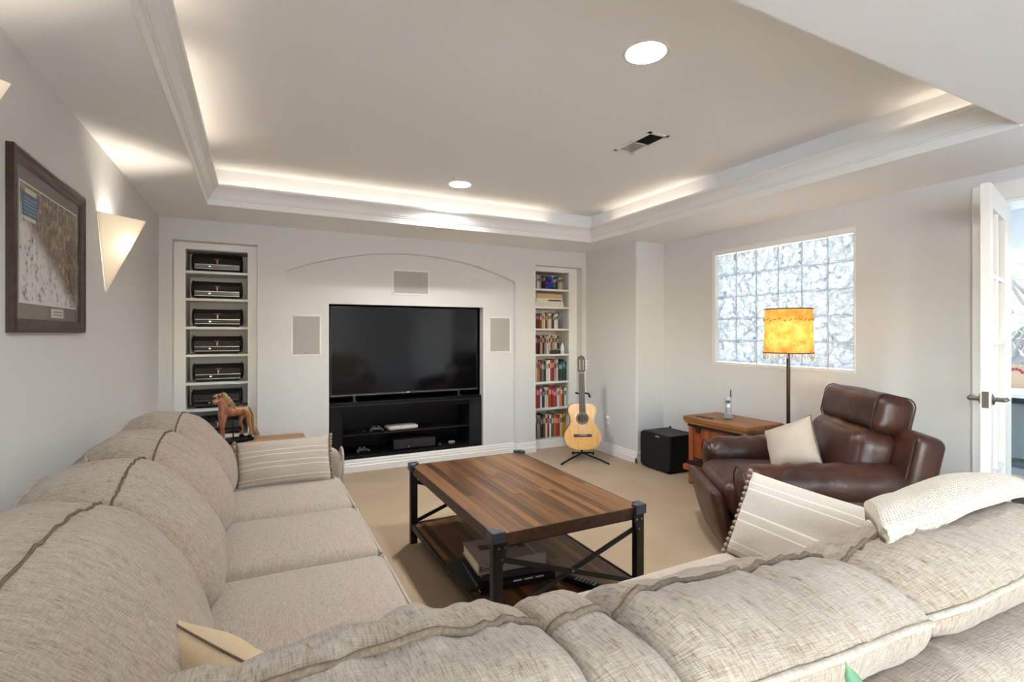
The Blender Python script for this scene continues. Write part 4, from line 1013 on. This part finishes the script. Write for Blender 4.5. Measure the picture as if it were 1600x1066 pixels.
obj('harp', T([(LX, LY+.012, 1.2), (LX, LY+.05, 1.26), (LX, LY+.05, 1.36), (LX, LY, 1.448), (LX, LY-.05, 1.36), (LX, LY-.05, 1.26), (LX, LY-.012, 1.2)], .0025, 6), 'blackmetal', fl)
ld = bpy.data.lights.new('lamp_light', 'POINT'); ld.energy = LAMP_W; ld.color = (1, .70, .40); ld.shadow_soft_size = .035
lo = bpy.data.objects.new('lamp_light', ld); COL.objects.link(lo); lo.parent = fl; lo.location = (0, 0, 1.275)

# ------------------------------------------------------------------ leather armchair
AC = Vector((2.871, 1.953, 0)); aF = Vector((-.82, .57, 0)).normalized()
acr = math.atan2(aF.y, aF.x) - PI/2          # local +y = facing direction, local +x = lateral
# local x axis must be the right-hand side of the facing direction
am = thing('armchair', 'brown leather recliner armchair with padded headrest', 'armchair', AC, acr)
def aobj(name, bm, mat='leather', parent=None, **k): return obj(name, bm, mat, parent or am, local=True, smooth=k.pop('smooth', True), **k)
def wr(amp, f=9, ax=1, s=0): return lambda p, u: p + Vector((0, 0, amp*abs(nz(p.x*f*.3+s, p.y*f*1.4, s))*(1 if u[2] > 0 else 0)))
hwid = .47
for sg in (-1, 1):
    xc = sg*(hwid-.095)
    arm = aobj('arm_roll', rbox((xc, .0, .475), (.20, .84, .20), .092, (12, 40, 12), bulge=(0, 0, .015), amp=.006, freq=9, fn=lambda p, u: Vector((p.x, p.y, p.z - .018*u[1] + .006*math.sin(p.y*46+nz(p.x, p.y, 0, 7)*4)*max(0, u[2]))), seed=sg*3.1))
    aobj('arm_panel', rbox((xc, .01, .235), (.165, .80, .40), .03, (6, 16, 10), amp=.004, freq=6, seed=sg))
    aobj('arm_seam', T([(xc+.088*math.cos(a), .405, .468+.088*math.sin(a)) for a in [2*PI*k/20 for k in range(20)]], .004, 6, closed=True), 'leather_stitch', arm)
aobj('base', rbox((0, .02, .13), (.64, .80, .20), .03, (12, 12, 6)))
aobj('seat_cushion', rbox((0, .09, .345), (.60, .72, .20), .07, (20, 24, 10), bulge=(0, .02, .04), amp=.006, freq=7))
aobj('foot_panel', rbox((0, .45, .215), (.60, .07, .36), .03, (16, 6, 14), bulge=(0, .03, 0), amp=.005, freq=6, fn=lambda p, u: Vector((p.x, p.y+.05*(u[2]), p.z))))
# back shell leans backwards
lean = Matrix.Translation((0, -.30, .30)) @ Matrix.Rotation(.22, 4, 'X')
def bobj(name, bm, mat='leather', parent=None):
    bm.transform(lean); return aobj(name, bm, mat, parent)
bobj('back_shell', rbox((0, -.10, .20), (.93, .15, .58), .045, (20, 8, 16), bulge=(0, .01, .01), amp=.004, freq=5))
bobj('back_cushion', rbox((0, .045, .23), (.62, .22, .44), .08, (22, 12, 20), bulge=(0, .05, .01), amp=.016, freq=7, seed=4.2))
def rrect0(a, b, r, n=5):
    return [(sx_*(a-r)+r*math.cos(t), sz_*(b-r)+r*math.sin(t)) for sx_, sz_, t0 in ((1,1,0),(-1,1,90),(-1,-1,180),(1,-1,270)) for t in [math.radians(t0+90*k/n) for k in range(n+1)]]
hdm = bobj('headrest', rbox((.02, .0, .545), (.64, .19, .215), .05, (22, 14, 14), bulge=(.008, .02, .012), amp=.008, freq=8, seed=1.3))
for s in (-1, 1):
    bobj('headrest_seam', T([(.02+s*.285, p[0], .545+p[1]) for p in rrect0(.1, .110, .05)], .0035, 6, closed=True), 'leather_stitch', hdm)
    bobj('wing_seam', T([(s*.445, -.02, -.05), (s*.447, -.02, .2), (s*.445, -.025, .46)], .004, 6), 'leather_stitch')
for sg in (-1, 1):
    for y in (-.33, .34): aobj('foot', LA([(.022, 0), (.026, .04)], 12, (sg*.36, y, 0)), 'black', smooth=False)
# small linen pillow on the chair
cp = thing('throw_pillow', 'plain beige linen pillow propped on the leather armchair', 'pillow', (0, 0, 0), 0)
Mp = Matrix.Translation(AC) @ Matrix.Rotation(acr, 4, 'Z') @ Matrix.Translation((-.03, .0, .60)) @ Matrix.Rotation(.55, 4, 'Z') @ Matrix.Rotation(.38, 4, 'X') @ Matrix.Rotation(.50, 4, 'Y')
cp.matrix_world = Mp; ROOT[cp.name] = Mp
def seam_path(Wd, Ht, pinch, n=16):
    pts = []
    for (a, b), (c, d) in (((-1,-1),(1,-1)), ((1,-1),(1,1)), ((1,1),(-1,1)), ((-1,1),(-1,-1))):
        for k in range(n):
            u, v = a+(c-a)*k/n, b+(d-b)*k/n
            pts.append((u*Wd/2*(1-pinch*(1-v*v)), 0, v*Ht/2*(1-pinch*(1-u*u))))
    return pts
obj('cover', pillow(.31, .31, .15, pinch=.07, seed=2), 'linen', cp, smooth=True, local=True)
obj('seam_cord', T(seam_path(.31, .31, .07), .004, 6, closed=True), 'piping', cp, smooth=True, local=True)

# ------------------------------------------------------------------ coffee table
ct = thing('coffee_table', 'rustic plank coffee table with black iron legs and a lower shelf', 'coffee table', (1.215, 2.42, 0))
kx0, kx1, ky0, ky1, kz = .845, 1.600, 1.820, 3.030, .475
nb = 20; bw = (kx1-kx0-.012)/nb
pm_ = None
for lvl, (z0, z1, nm) in enumerate(((kz-.020, kz, 'top_plank'), (.100, .118, 'shelf_plank'))):
    cuts = [0]
    for i in range(nb):
        xa = kx0+.006+i*bw
        L = ky1-ky0-.012; c = random.uniform(.25, .75); 
        for f0, f1 in ((0, c), (c, 1)):
            obj(nm, B(xa+.0004, xa+bw-.0004, ky0+.006+L*f0+.0004, ky0+.006+L*f1-.0004, z0, z1+random.uniform(-.0006, 0)), 'table_wood', ct)
    e = .012
obj('top_apron', B((kx0, kx1, ky0, ky0+.008, kz-.05, kz+.0005), (kx0, kx1, ky1-.008, ky1, kz-.05, kz+.0005), (kx0, kx0+.008, ky0, ky1, kz-.05, kz+.0005), (kx1-.008, kx1, ky0, ky1, kz-.05, kz+.0005)), 'table_edge', ct, bevel=.002)
obj('iron_rim', B((kx0+.008, kx1-.008, ky0+.008, ky0+.02, kz-.058, kz-.021), (kx0+.008, kx1-.008, ky1-.02, ky1-.008, kz-.058, kz-.021), (kx0+.008, kx0+.02, ky0+.02, ky1-.02, kz-.058, kz-.021), (kx1-.02, kx1-.008, ky0+.02, ky1-.02, kz-.058, kz-.021)), 'blackmetal', ct)
obj('shelf_rim', B((kx0+.01, kx1-.01, ky0, ky0+.012, .085, .122), (kx0+.01, kx1-.01, ky1-.012, ky1, .085, .122), (kx0-.002, kx0+.010, ky0, ky1, .085, .122), (kx1-.010, kx1+.002, ky0, ky1, .085, .122)), 'blackmetal', ct, bevel=.002)
for x, sx in ((kx0, 1), (kx1, -1)):
    for y, sy in ((ky0, 1), (ky1, -1)):
        lx, ly = x-sx*.002, y-sy*.002
        def q(a0, a1, b0, b1, z0, z1):
            xs = sorted((lx+sx*a0, lx+sx*a1)); ys = sorted((ly+sy*b0, ly+sy*b1)); return (xs[0], xs[1], ys[0], ys[1], z0, z1)
        obj('leg', B(q(-.006, .036, -.006, .030, 0, kz-.02)), 'blackmetal', ct, bevel=.002)
        cap = obj('corner_cap', PR([(lx+sx*a, ly+sy*b) for a, b in ((-.014, -.014), (.046, -.014), (.046, .022), (.022, .022), (.022, .046), (-.014, .046))], 'z', kz-.030, kz+.014), 'capmetal', ct, bevel=.003)
        g = obj('corner_gusset', PR([(lx+sx*.0, kz-.03), (lx+sx*.058, kz-.03), (lx+sx*.045, kz-.09), (lx+sx*.036, kz-.12), (lx+sx*.0, kz-.12)], 'y', min(ly-sy*.010, ly-sy*.006), max(ly-sy*.010, ly-sy*.006)), 'blackmetal', ct)
        for bx_, bz in ((.015, -.05), (.042, -.05), (.030, -.095)):
            yb = ly-sy*.012; obj('rivet', LA([(.0045, -.003), (.004, .001), (.0, .003)], 8, (lx+sx*bx_, yb, kz+bz), 'y'), 'nickel', g)
for y in (ky0+.012, ky1-.012):
    obj('cross_brace', BAR((kx0+.02, y-.004, kz-.10), (kx1-.03, y-.004, .13), .006, .022, (0, 1, 0)) if False else BAR((kx0+.02, y-.004, kz-.10), (kx1-.03, y-.004, .13), .022, .006, (0, 1, 0)), 'blackmetal', ct)
    obj('cross_brace', BAR((kx1-.02, y+.004, kz-.10), (kx0+.03, y+.004, .13), .022, .006, (0, 1, 0)), 'blackmetal', ct)
    obj('brace_bolt', LA([(.006, -.010), (.006, .010)], 8, ((kx0+kx1)/2, y, (kz-.10+.13)/2), 'y'), 'nickel', ct)
# books on the lower shelf
def flat_book(cx_, cy_, z, w, d, h, rz, c, label, spine=None, mat=None):
    t = thing('coffee_table_book', label, 'book', (cx_, cy_, z), rz, 'books on the coffee table shelf')
    m = mat or plain('hardcover', lin(*c), .45)
    cv = obj('cover', B((-w/2, w/2, -d/2, d/2, 0, .004), (-w/2, w/2, -d/2, d/2, h-.004, h), (-w/2, w/2, -d/2, -d/2+.004, 0, h)), m, t, local=True, bevel=.001)
    obj('pages', B(-w/2+.006, w/2-.006, -d/2+.004, d/2-.006, .004, h-.004), 'paper', t, local=True)
    return t
zs = .119
flat_book(1.08, 2.19, zs, .38, .29, .022, -.03, (26, 26, 28), 'large black book at the bottom of the stack under the coffee table')
b2 = flat_book(1.08, 2.185, zs+.022, .38, .28, .020, -.10, (34, 34, 40), 'black book with white spine lettering, second from the bottom under the table')
for k in range(3): obj('spine_print', B(-.02+.055*k, .022+.055*k, -.141, -.139, .006, .012), 'whitepl', b2, local=True)
flat_book(1.09, 2.19, zs+.042, .33, .26, .028, -.16, (66, 66, 70), 'dark grey book under the topmost book on the table shelf')
b4 = flat_book(1.07, 2.20, zs+.070, .34, .25, .055, -.08, (168, 158, 148), 'thick pale grey book on top of the stack under the coffee table')
tb = text_bm('Boo', .036); tb.transform(Matrix.Translation((-.165, -.1256, .014)) @ Matrix.Rotation(PI/2, 4, 'X')); obj('spine_title', tb, 'darkgrey', b4, local=True)
for k, (x, y, s) in enumerate(((-.09, .03, .028), (-.06, -.03, .018), (.06, .02, .03), (.085, -.01, .02))):
    obj('cover_picture', B(x-s, x+s*.8, y-s, y+s*.7, .055, .0556), plain('cover_figure', lin(112, 92, 86), .6, noise_amt=.5, noise_scale=60), b4, local=True)
obj('cover_band', B(.115, .121, -.125, .125, .055, .0556), 'whitepl', b4, local=True)
mg = flat_book(.925, 2.23, zs, .11, .30, .010, .12, (58, 60, 58), 'thin dark magazine sticking out left of the book stack under the table')
mg.location = (.895, 2.25, zs)
rm = thing('remote_control', 'black remote control lying near the cross brace on the table shelf', 'remote', (1.34, 1.93, zs), .5)
obj('remote_body', rbox((0, 0, .011), (.05, .19, .022), .008, (6, 12, 4)), 'black', rm, smooth=True, local=True)
for i in range(3):
    for j in range(6): obj('button', B(-.016+i*.012, -.008+i*.012, -.07+j*.018, -.06+j*.018, .0215, .0235), 'greypl', rm, local=True)

# ------------------------------------------------------------------ sectional sofa
sf = thing('sectional_sofa', 'large beige chenille corner sofa with loose back cushions', 'sofa', (-.1, .8, 0))
BX, BY = -.60, .30        # outer planes of the left run and of the near run
SEATZ = .50
def sobj2(name, bm, mat='chenille', parent=None, smooth=True, **k): return obj(name, bm, mat, parent or sf, smooth=smooth, **k)
# frames
sobj2('back_frame', rbox((BX+.06, 1.68, .435), (.12, 2.76, .77), .045, (8, 60, 16), amp=.004, freq=4))
sobj2('back_frame', rbox((.60, BY+.0575, .435), (2.40, .115, .77), .045, (60, 8, 16), amp=.004, freq=4))
sobj2('seat_base', rbox((-.05, 1.62, .20), (.96, 2.64, .29), .03, (20, 50, 8)), 'seat_fabric'); sobj2('seat_base', rbox((1.03, .78, .20), (1.18, .96, .29), .03, (30, 20, 8)), 'seat_fabric')
# seat cushions
def seat(cx_, cy_, sx_, sy_, front, seed):
    o = sobj2('seat_cushion', rbox((cx_, cy_, SEATZ-.095), (sx_-.006, sy_-.006, .19), .055, (22, 22, 8), bulge=(0, 0, .022), amp=.006, freq=5, seed=seed), 'seat_fabric')
    for z in (SEATZ-.022, SEATZ-.165):
        if front == 'x': p = [(cx_+sx_/2-.012, cy_+sy_*t, z+.003*nz(t*9, seed, z)) for t in [-.46+.046*k for k in range(21)]]
        else: p = [(cx_+sx_*t, cy_+sy_/2-.012, z+.003*nz(t*9, seed, z)) for t in [-.46+.046*k for k in range(21)]]
        sobj2('piping', T(p, .006, 6), 'piping_light', o)
for k, y in enumerate((2.665, 2.115, 1.565)): seat(.02, y, .80, .55, 'x', k*2.3)
seat(.02, .90, .80, .78, 'x', 8.1)
seat(.715, .945, .59, .70, 'y', 9.2); seat(1.315, .945, .61, .70, 'y', 11.7)
# arms
def arm(c, size, seed, face):
    o = sobj2('arm', rbox(c, size, .05, 14, bulge=(0, 0, .01), amp=.003, freq=6, seed=seed))
    return o
ar1 = arm((-.085, 3.01, .335), (1.02, .13, .59), 3, 'x')
rr_ = lambda y: [(.435, 2.957, .08), (.435, 2.953, .55), (.435, 2.965, .605), (.435, 3.0, .628), (.435, 3.03, .622), (.435, 3.06, .59), (.435, 3.067, .5), (.435, 3.067, .08)]
sobj2('piping', T([tuple(p) for p in catmull(rr_(0), 5, closed=False)], .007, 6), 'piping_light', ar1)
ar2 = arm((1.69, .79, .335), (.14, 1.02, .59), 5, 'y')
sobj2('piping', T([tuple(p) for p in catmull([(1.632, 1.31, .08), (1.628, 1.31, .55), (1.645, 1.31, .605), (1.69, 1.31, .628), (1.735, 1.31, .605), (1.752, 1.31, .55), (1.752, 1.31, .08)], 5, closed=False)], .007, 6), 'piping_light', ar2)
# back cushions
PROF_NEAR = [(.135, .50), (.125, .66), (.120, .79), (.072, .86), (.064, .915), (.125, .945), (.205, .945), (.300, .935), (.400, .85), (.475, .73), (.515, .62), (.505, .53), (.44, .495), (.30, .485)]
PROF_LEFT = [(.135, .50), (.125, .66), (.120, .79), (.085, .845), (.080, .880), (.170, .915), (.270, .905), (.350, .870), (.435, .79), (.495, .69), (.525, .60), (.510, .53), (.44, .495), (.30, .485)]
def back_cushion(run, c, wd, seed, dz=0, n_exp=5.0, fold=.009, droop=0, tilt=0, amp=.012):
    P0 = PROF_LEFT if run == 'left' else PROF_NEAR
    pr_ = [(a, b + (dz if b > .7 else dz*(b-.5)/.2 if b > .5 else 0) - (droop if .28 < a < .42 and b > .7 else 0)) for a, b in P0]
    to = (lambda d, z, w: (BX+d, c+w, z + tilt*w)) if run == 'left' else (lambda d, z, w: (c+w, BY+d, z + tilt*w*max(0, (z-.5)/.45)))
    bm, pt, m = loaf(pr_, to, wd, n_exp, 5, 44, amp, fold, (3.5/14, 8/14), seed)
    o = sobj2('back_cushion', bm)
    for i, mt, rr in ((6*5+1, 'piping', .0032 if run == 'left' else .0046), (4*5-1, 'piping_light', .0042 if run == 'left' else .0055)):
        path = []
        for k in range(61):
            t = -1+2*k/60; w = .25*t+.75*math.sin(t*PI/2); w = max(-.97, min(.97, w))
            p = pt(i, w); p.z += .002 + .003*nz(w*wd*5, seed, 2.0); path.append(p)
        sobj2('piping', T(path, rr, 7), mt, o)
    return o
back_cushion('left', 2.84, .60, 1.0, -.005, 2.6)
back_cushion('left', 2.32, .62, 2.0, -.008, 2.6)
back_cushion('left', 1.755, .625, 3.3, .0, 2.6)
back_cushion('left', .985, 1.02, 4.1, .032, 4.2)
back_cushion('near', -.10, .84, 5.6, .008, 9.0, fold=.013)
back_cushion('near', .362, .125, 6.6, -.010, 4.0, fold=.004, droop=.01)
back_cushion('near', .655, .49, 7.7, -.018, 7.0, fold=.013, tilt=-.09, droop=.025)
back_cushion('near', 1.235, .66, 8.9, -.035, 7.0, fold=.013, droop=.02)

# throw pillows on the sofa
def throw(label, M, Wd, Ht, Th, mat, pinch=.05, tassels=False, seed=0, group=None):
    t = thing('throw_pillow', label, 'pillow'); t.matrix_world = M; ROOT[t.name] = M
    obj('cover', pillow(Wd, Ht, Th, pinch=pinch, seed=seed), mat, t, smooth=True, local=True)
    sp = seam_path(Wd, Ht, pinch)
    if tassels:
        for s in (-1, 1):
            for k in range(15):
                v = -1+2*k/14; x = s*Wd/2*(1-pinch*(1-v*v)); z = v*Ht/2
                obj('tassel', LA([(.004, 0), (.009, s*.004), (.010, s*.010), (.004, s*.016)], 7, (x, 0, z), 'x'), 'tassel', t, smooth=True, local=True)
    else: obj('seam_cord', T(sp, .0022, 6, closed=True), 'piping', t, smooth=True, local=True)
    return t
throw('tan striped lumbar pillow with tassels leaning on the far sofa arm', Matrix.Translation((.135, 2.875, .61)) @ Matrix.Rotation(.02, 4, 'Z') @ Matrix.Rotation(-.42, 4, 'X'), .45, .245, .13, 'stripe_tan', .03, True, 1)
throw('grey striped lumbar pillow with tassels leaning on the near sofa arm', Matrix.Translation((1.545, 1.0, .635)) @ Matrix.Rotation(-PI/2-.02, 4, 'Z') @ Matrix.Rotation(-.45, 4, 'X') @ Matrix.Rotation(.02, 4, 'Y'), .50, .30, .12, 'stripe_grey', .03, True, 3)
throw('tan linen pillow tucked in the corner of the sofa', Matrix.Translation((-.035, .955, .625)) @ Matrix.Rotation(-.96, 4, 'Z') @ Matrix.Rotation(.12, 4, 'X') @ Matrix.Rotation(.03, 4, 'Y'), .40, .29, .14, 'tan_linen', .04, False, 5)

# knitted blanket over the near cushion
def knit():
    k = NT('cream_knit'); v = k.coord('UV', (1, 1, 1)); w = k.n('ShaderNodeTexVoronoi'); w.inputs['Scale'].default_value = 95; k.l(v, w.inputs['Vector']); w.inputs['Randomness'].default_value = .25
    k.l(k.ramp(w.outputs['Distance'], [(.12, lin(168, 146, 112)), (.4, lin(222, 213, 196))]), k.b.inputs['Base Color'])
    inv = k.n('ShaderNodeMath', operation='MULTIPLY', i_1=1.0); k.l(w.outputs['Distance'], inv.inputs[0])
    k.b.inputs['Roughness'].default_value = 1; k.b.inputs['Sheen Weight'].default_value = .3; k.bump(inv.outputs[0], .8, .006); return k.m
bl = thing('knit_blanket', 'cream knitted blanket draped over the near sofa back cushion', 'blanket', (1.3, .6, .9))
sec = [(.200, .912), (.245, .918), (.300, .900), (.330, .884), (.355, .868), (.375, .852)]
sec = [(p.x, p.y) for p in catmull([(a, b, 0) for a, b in sec], 4, closed=False)]
ring = []; nS = len(sec); TH = .036
for k, (d, z) in enumerate(sec):                     # closed folded section: top side then underside
    a = sec[min(k+1, nS-1)]; b = sec[max(k-1, 0)]; t = Vector((a[0]-b[0], a[1]-b[1])).normalized(); ring.append(((d, z), (-t.y, t.x)))
def knit_ring(x, u):
    top = [(d+n[0]*TH, z+n[1]*TH) for (d, z), n in ring]; bot = [(d, z) for (d, z), n in ring]
    f0 = [(sec[0][0]-TH*.42*math.sin(a), sec[0][1]+TH*(.5-.5*math.cos(a))) for a in (PI*.25, PI*.5, PI*.75)]
    loop = bot[::-1] + f0 + top
    out = []
    for i, (d, z) in enumerate(loop):
        w = .006*nz(x*7, d*9, z*6) + .010*math.sin(u*PI) + .012*nz(x*3.1, 0, 4)
        out.append((x + 1.6*max(0, d-.2)*(1-u), BY+d, z+w-.012))
    return out
bm = bmesh.new(); uvl = bm.loops.layers.uv.new('UV'); nu = 46; G = []
for i in range(nu+1):
    u = i/nu; G.append([bm.verts.new(p) for p in knit_ring(.985+.62*u, u)])
nl = len(G[0]); al = [0]
for j in range(nl): al.append(al[-1] + (G[0][(j+1) % nl].co-G[0][j].co).length)
for i in range(nu):
    for j in range(nl):
        f = bm.faces.new((G[i][j], G[i+1][j], G[i+1][(j+1) % nl], G[i][(j+1) % nl]))
        for lp, q in zip(f.loops, ((i*.62/nu, al[j]), ((i+1)*.62/nu, al[j]), ((i+1)*.62/nu, al[j+1]), (i*.62/nu, al[j+1]))): lp[uvl].uv = q
bm.faces.new(G[0]); bm.faces.new(G[-1][::-1])
obj('knit_cloth', bm, knit(), bl, smooth=True)

# ------------------------------------------------------------------ end table with carved horse
et = thing('end_table', 'oak end table behind the far sofa arm', 'end table', (-.1, 3.4, 0))
eX0, eX1, eY0, eY1, eZ = -.42, .285, 3.10, 3.68, .61
obj('table_top', PR(rrect(eX0, eX1, eY0, eY1, .03), 'z', eZ-.03, eZ), 'oak', et, bevel=.004)
obj('apron', B((eX0+.05, eX1-.05, eY0+.04, eY0+.06, eZ-.11, eZ-.03), (eX0+.05, eX1-.05, eY1-.06, eY1-.04, eZ-.11, eZ-.03), (eX0+.04, eX0+.06, eY0+.05, eY1-.05, eZ-.11, eZ-.03), (eX1-.06, eX1-.04, eY0+.05, eY1-.05, eZ-.11, eZ-.03)), 'oak', et)
for x in (eX0+.04, eX1-.085):
    for y in (eY0+.035, eY1-.08): obj('leg', B(x, x+.045, y, y+.045, 0, eZ-.03), 'oak', et, bevel=.004)
hf = thing('horse_figurine', 'carved wooden horse figurine with straw mane on a black stand', 'figurine', (-.125, 3.53, eZ), .62)
def hobj(name, bm, mat='horsewood', parent=None, smooth=True, **k): return obj(name, bm, mat, parent or hf, smooth=smooth, local=True, **k)
hobj('stand_base', B(-.115, .105, -.05, .05, 0, .022), 'black', smooth=False, bevel=.003)
hobj('stand_rod', T([(.0, .0, .02), (.0, .0, .16)], .004, 8), 'black')
# body as one skinned surface
vs = [(.075, 0, .200), (.03, 0, .190), (-.03, 0, .188), (-.062, 0, .205), (-.072, 0, .245), (-.078, 0, .275), (-.104, 0, .268), (-.128, 0, .256)]
rd = [.031, .030, .030, .032, .022, .021, .017, .012]
ed = [(i, i+1) for i in range(7)]
def limb(att, pts, rs):
    p = att
    for q, r in zip(pts, rs): vs.append(q); rd.append(r); ed.append((p, len(vs)-1)); p = len(vs)-1
for s in (-1, 1):
    limb(3, [(-.066+.006*s, s*.028, .165), (-.070+.016*s, s*.030, .112), (-.066+.014*s, s*.030, .060), (-.074+.014*s, s*.030, .032)], [.016, .010, .008, .010])
    limb(0, [(.085, s*.026, .165), (.074-.008*s, s*.028, .118), (.092-.008*s, s*.028, .070), (.084-.008*s, s*.028, .034)], [.019, .011, .008, .010])
me = bpy.data.meshes.new('horse_body'); me.from_pydata(vs, ed, []); me.materials.append(MAT['horsewood'])
hb = bpy.data.objects.new('horse_body', me); COL.objects.link(hb); hb.parent = hf
sk = hb.modifiers.new('skin', 'SKIN'); sk.use_smooth_shade = True
for v, r in zip(me.skin_vertices[0].data, rd): v.radius = (r, r)
me.skin_vertices[0].data[1].use_root = True
ss = hb.modifiers.new('sub', 'SUBSURF'); ss.levels = 2; ss.render_levels = 2
for s in (-1, 1):
    hobj('ear', LA([(.006, 0), (.005, .012), (.001, .024)], 8, (-.074, s*.012, .290)), parent=hb)
    hobj('eye', rbox((-.100, s*.0165, .278), (.007, .005, .007), .0025, 4), 'black', parent=hb)
    for x, y in ((-.074+.014*s, s*.030), (.084-.008*s, s*.028)): hobj('hoof', LA([(.014, .0222), (.012, .036)], 10, (x-.002, y, 0)), 'black', parent=hb)
straw = plain('straw_mane', lin(196, 168, 122), .9, noise_amt=.25, noise_scale=90)
bm = bmesh.new()
for k in range(70):
    t = random.random(); p = Vector((-.082+.045*t, random.uniform(-.006, .006), .302-.075*t)); 
    tube(bm, [p, p+Vector((.012+.018*random.random(), random.uniform(-.02, .02), .016)), p+Vector((.035+.02*random.random(), random.uniform(-.03, .03), -.012-.02*random.random()))], [.003, .0026, .0008], 4)
for k in range(14):
    p = Vector((-.08, random.uniform(-.006, .006), .298)); tube(bm, [p, p+Vector((-.02, random.uniform(-.01, .01), .008)), p+Vector((-.04, random.uniform(-.014, .014), -.006))], [.003, .002, .0008], 4)
hobj('straw_mane', bm, straw)
bm = bmesh.new()
for k in range(40):
    p = Vector((.106, random.uniform(-.008, .008), .205)); a = random.uniform(-.02, .02)
    tube(bm, [p, p+Vector((.022, a*.5, -.05)), p+Vector((.022+random.uniform(-.01, .012), a, -.13)), p+Vector((.05+random.uniform(-.01, .02), a*1.4, -.188))], [.003, .003, .0026, .001], 4)
hobj('straw_tail', bm, straw)

# ------------------------------------------------------------------ plant behind the near sofa
pl = thing('potted_plant', 'potted plant behind the near sofa, one pale green leaf tip showing', 'plant', (.66, .12, 0))
obj('pot', LA([(.07, 0), (.09, .02), (.11, .20), (.115, .22), (.105, .22), (.10, .19)], 24, (.70, .13, 0)), plain('terracotta', lin(168, 98, 66), .8), pl, smooth=True)
obj('soil', LA([(.10, .185), (.10, .19)], 20, (.70, .13, 0)), plain('soil', lin(52, 38, 28), 1), pl)
leafm = plain('soft_green_leaf', lin(104, 146, 112), .6, noise_amt=.15, noise_scale=40)
def leaf(p, q, w):
    bm = bmesh.new(); p, q = Vector(p), Vector(q); t = (q-p); sd = t.cross(Vector((.35, .9, .2))).normalized(); upv = sd.cross(t).normalized(); L = []
    for k in range(9):
        s = k/8; c = p+t*s+upv*(.012*math.sin(s*PI)); ww = w*math.sin(min(1, s*1.05+.06)*PI)**.7
        L.append([bm.verts.new(c-sd*ww+upv*ww*.3), bm.verts.new(c), bm.verts.new(c+sd*ww+upv*ww*.3)])
    for a, b in zip(L, L[1:]):
        for i in range(2): bm.faces.new((a[i], a[i+1], b[i+1], b[i]))
    o = obj('leaf', bm, leafm, pl, smooth=True); m = o.modifiers.new('solid', 'SOLIDIFY'); m.thickness = .001
for k in range(9):
    a = k*2.4; r = .05+.012*(k % 3); z1 = .42+.045*k
    base = (.70, .13, .19); tip = (.70+r*math.cos(a), .13+r*.6*math.sin(a), min(z1, .70))
    obj('stem', T([base, ((base[0]+tip[0])/2, (base[1]+tip[1])/2, .35), tip], [.005, .004, .003], 6), leafm, pl, smooth=True)
    leaf(tip, (tip[0]+.05*math.cos(a), tip[1]+.03*math.sin(a), tip[2]+.06), .014)
obj('stem', T([(.70, .13, .19), (.64, .16, .5), (.54, .22, .82), (.492, .246, .935)], [.005, .004, .003, .0015], 6), leafm, pl, smooth=True)
leaf((.494, .246, .930), (.474, .270, .984), .008)
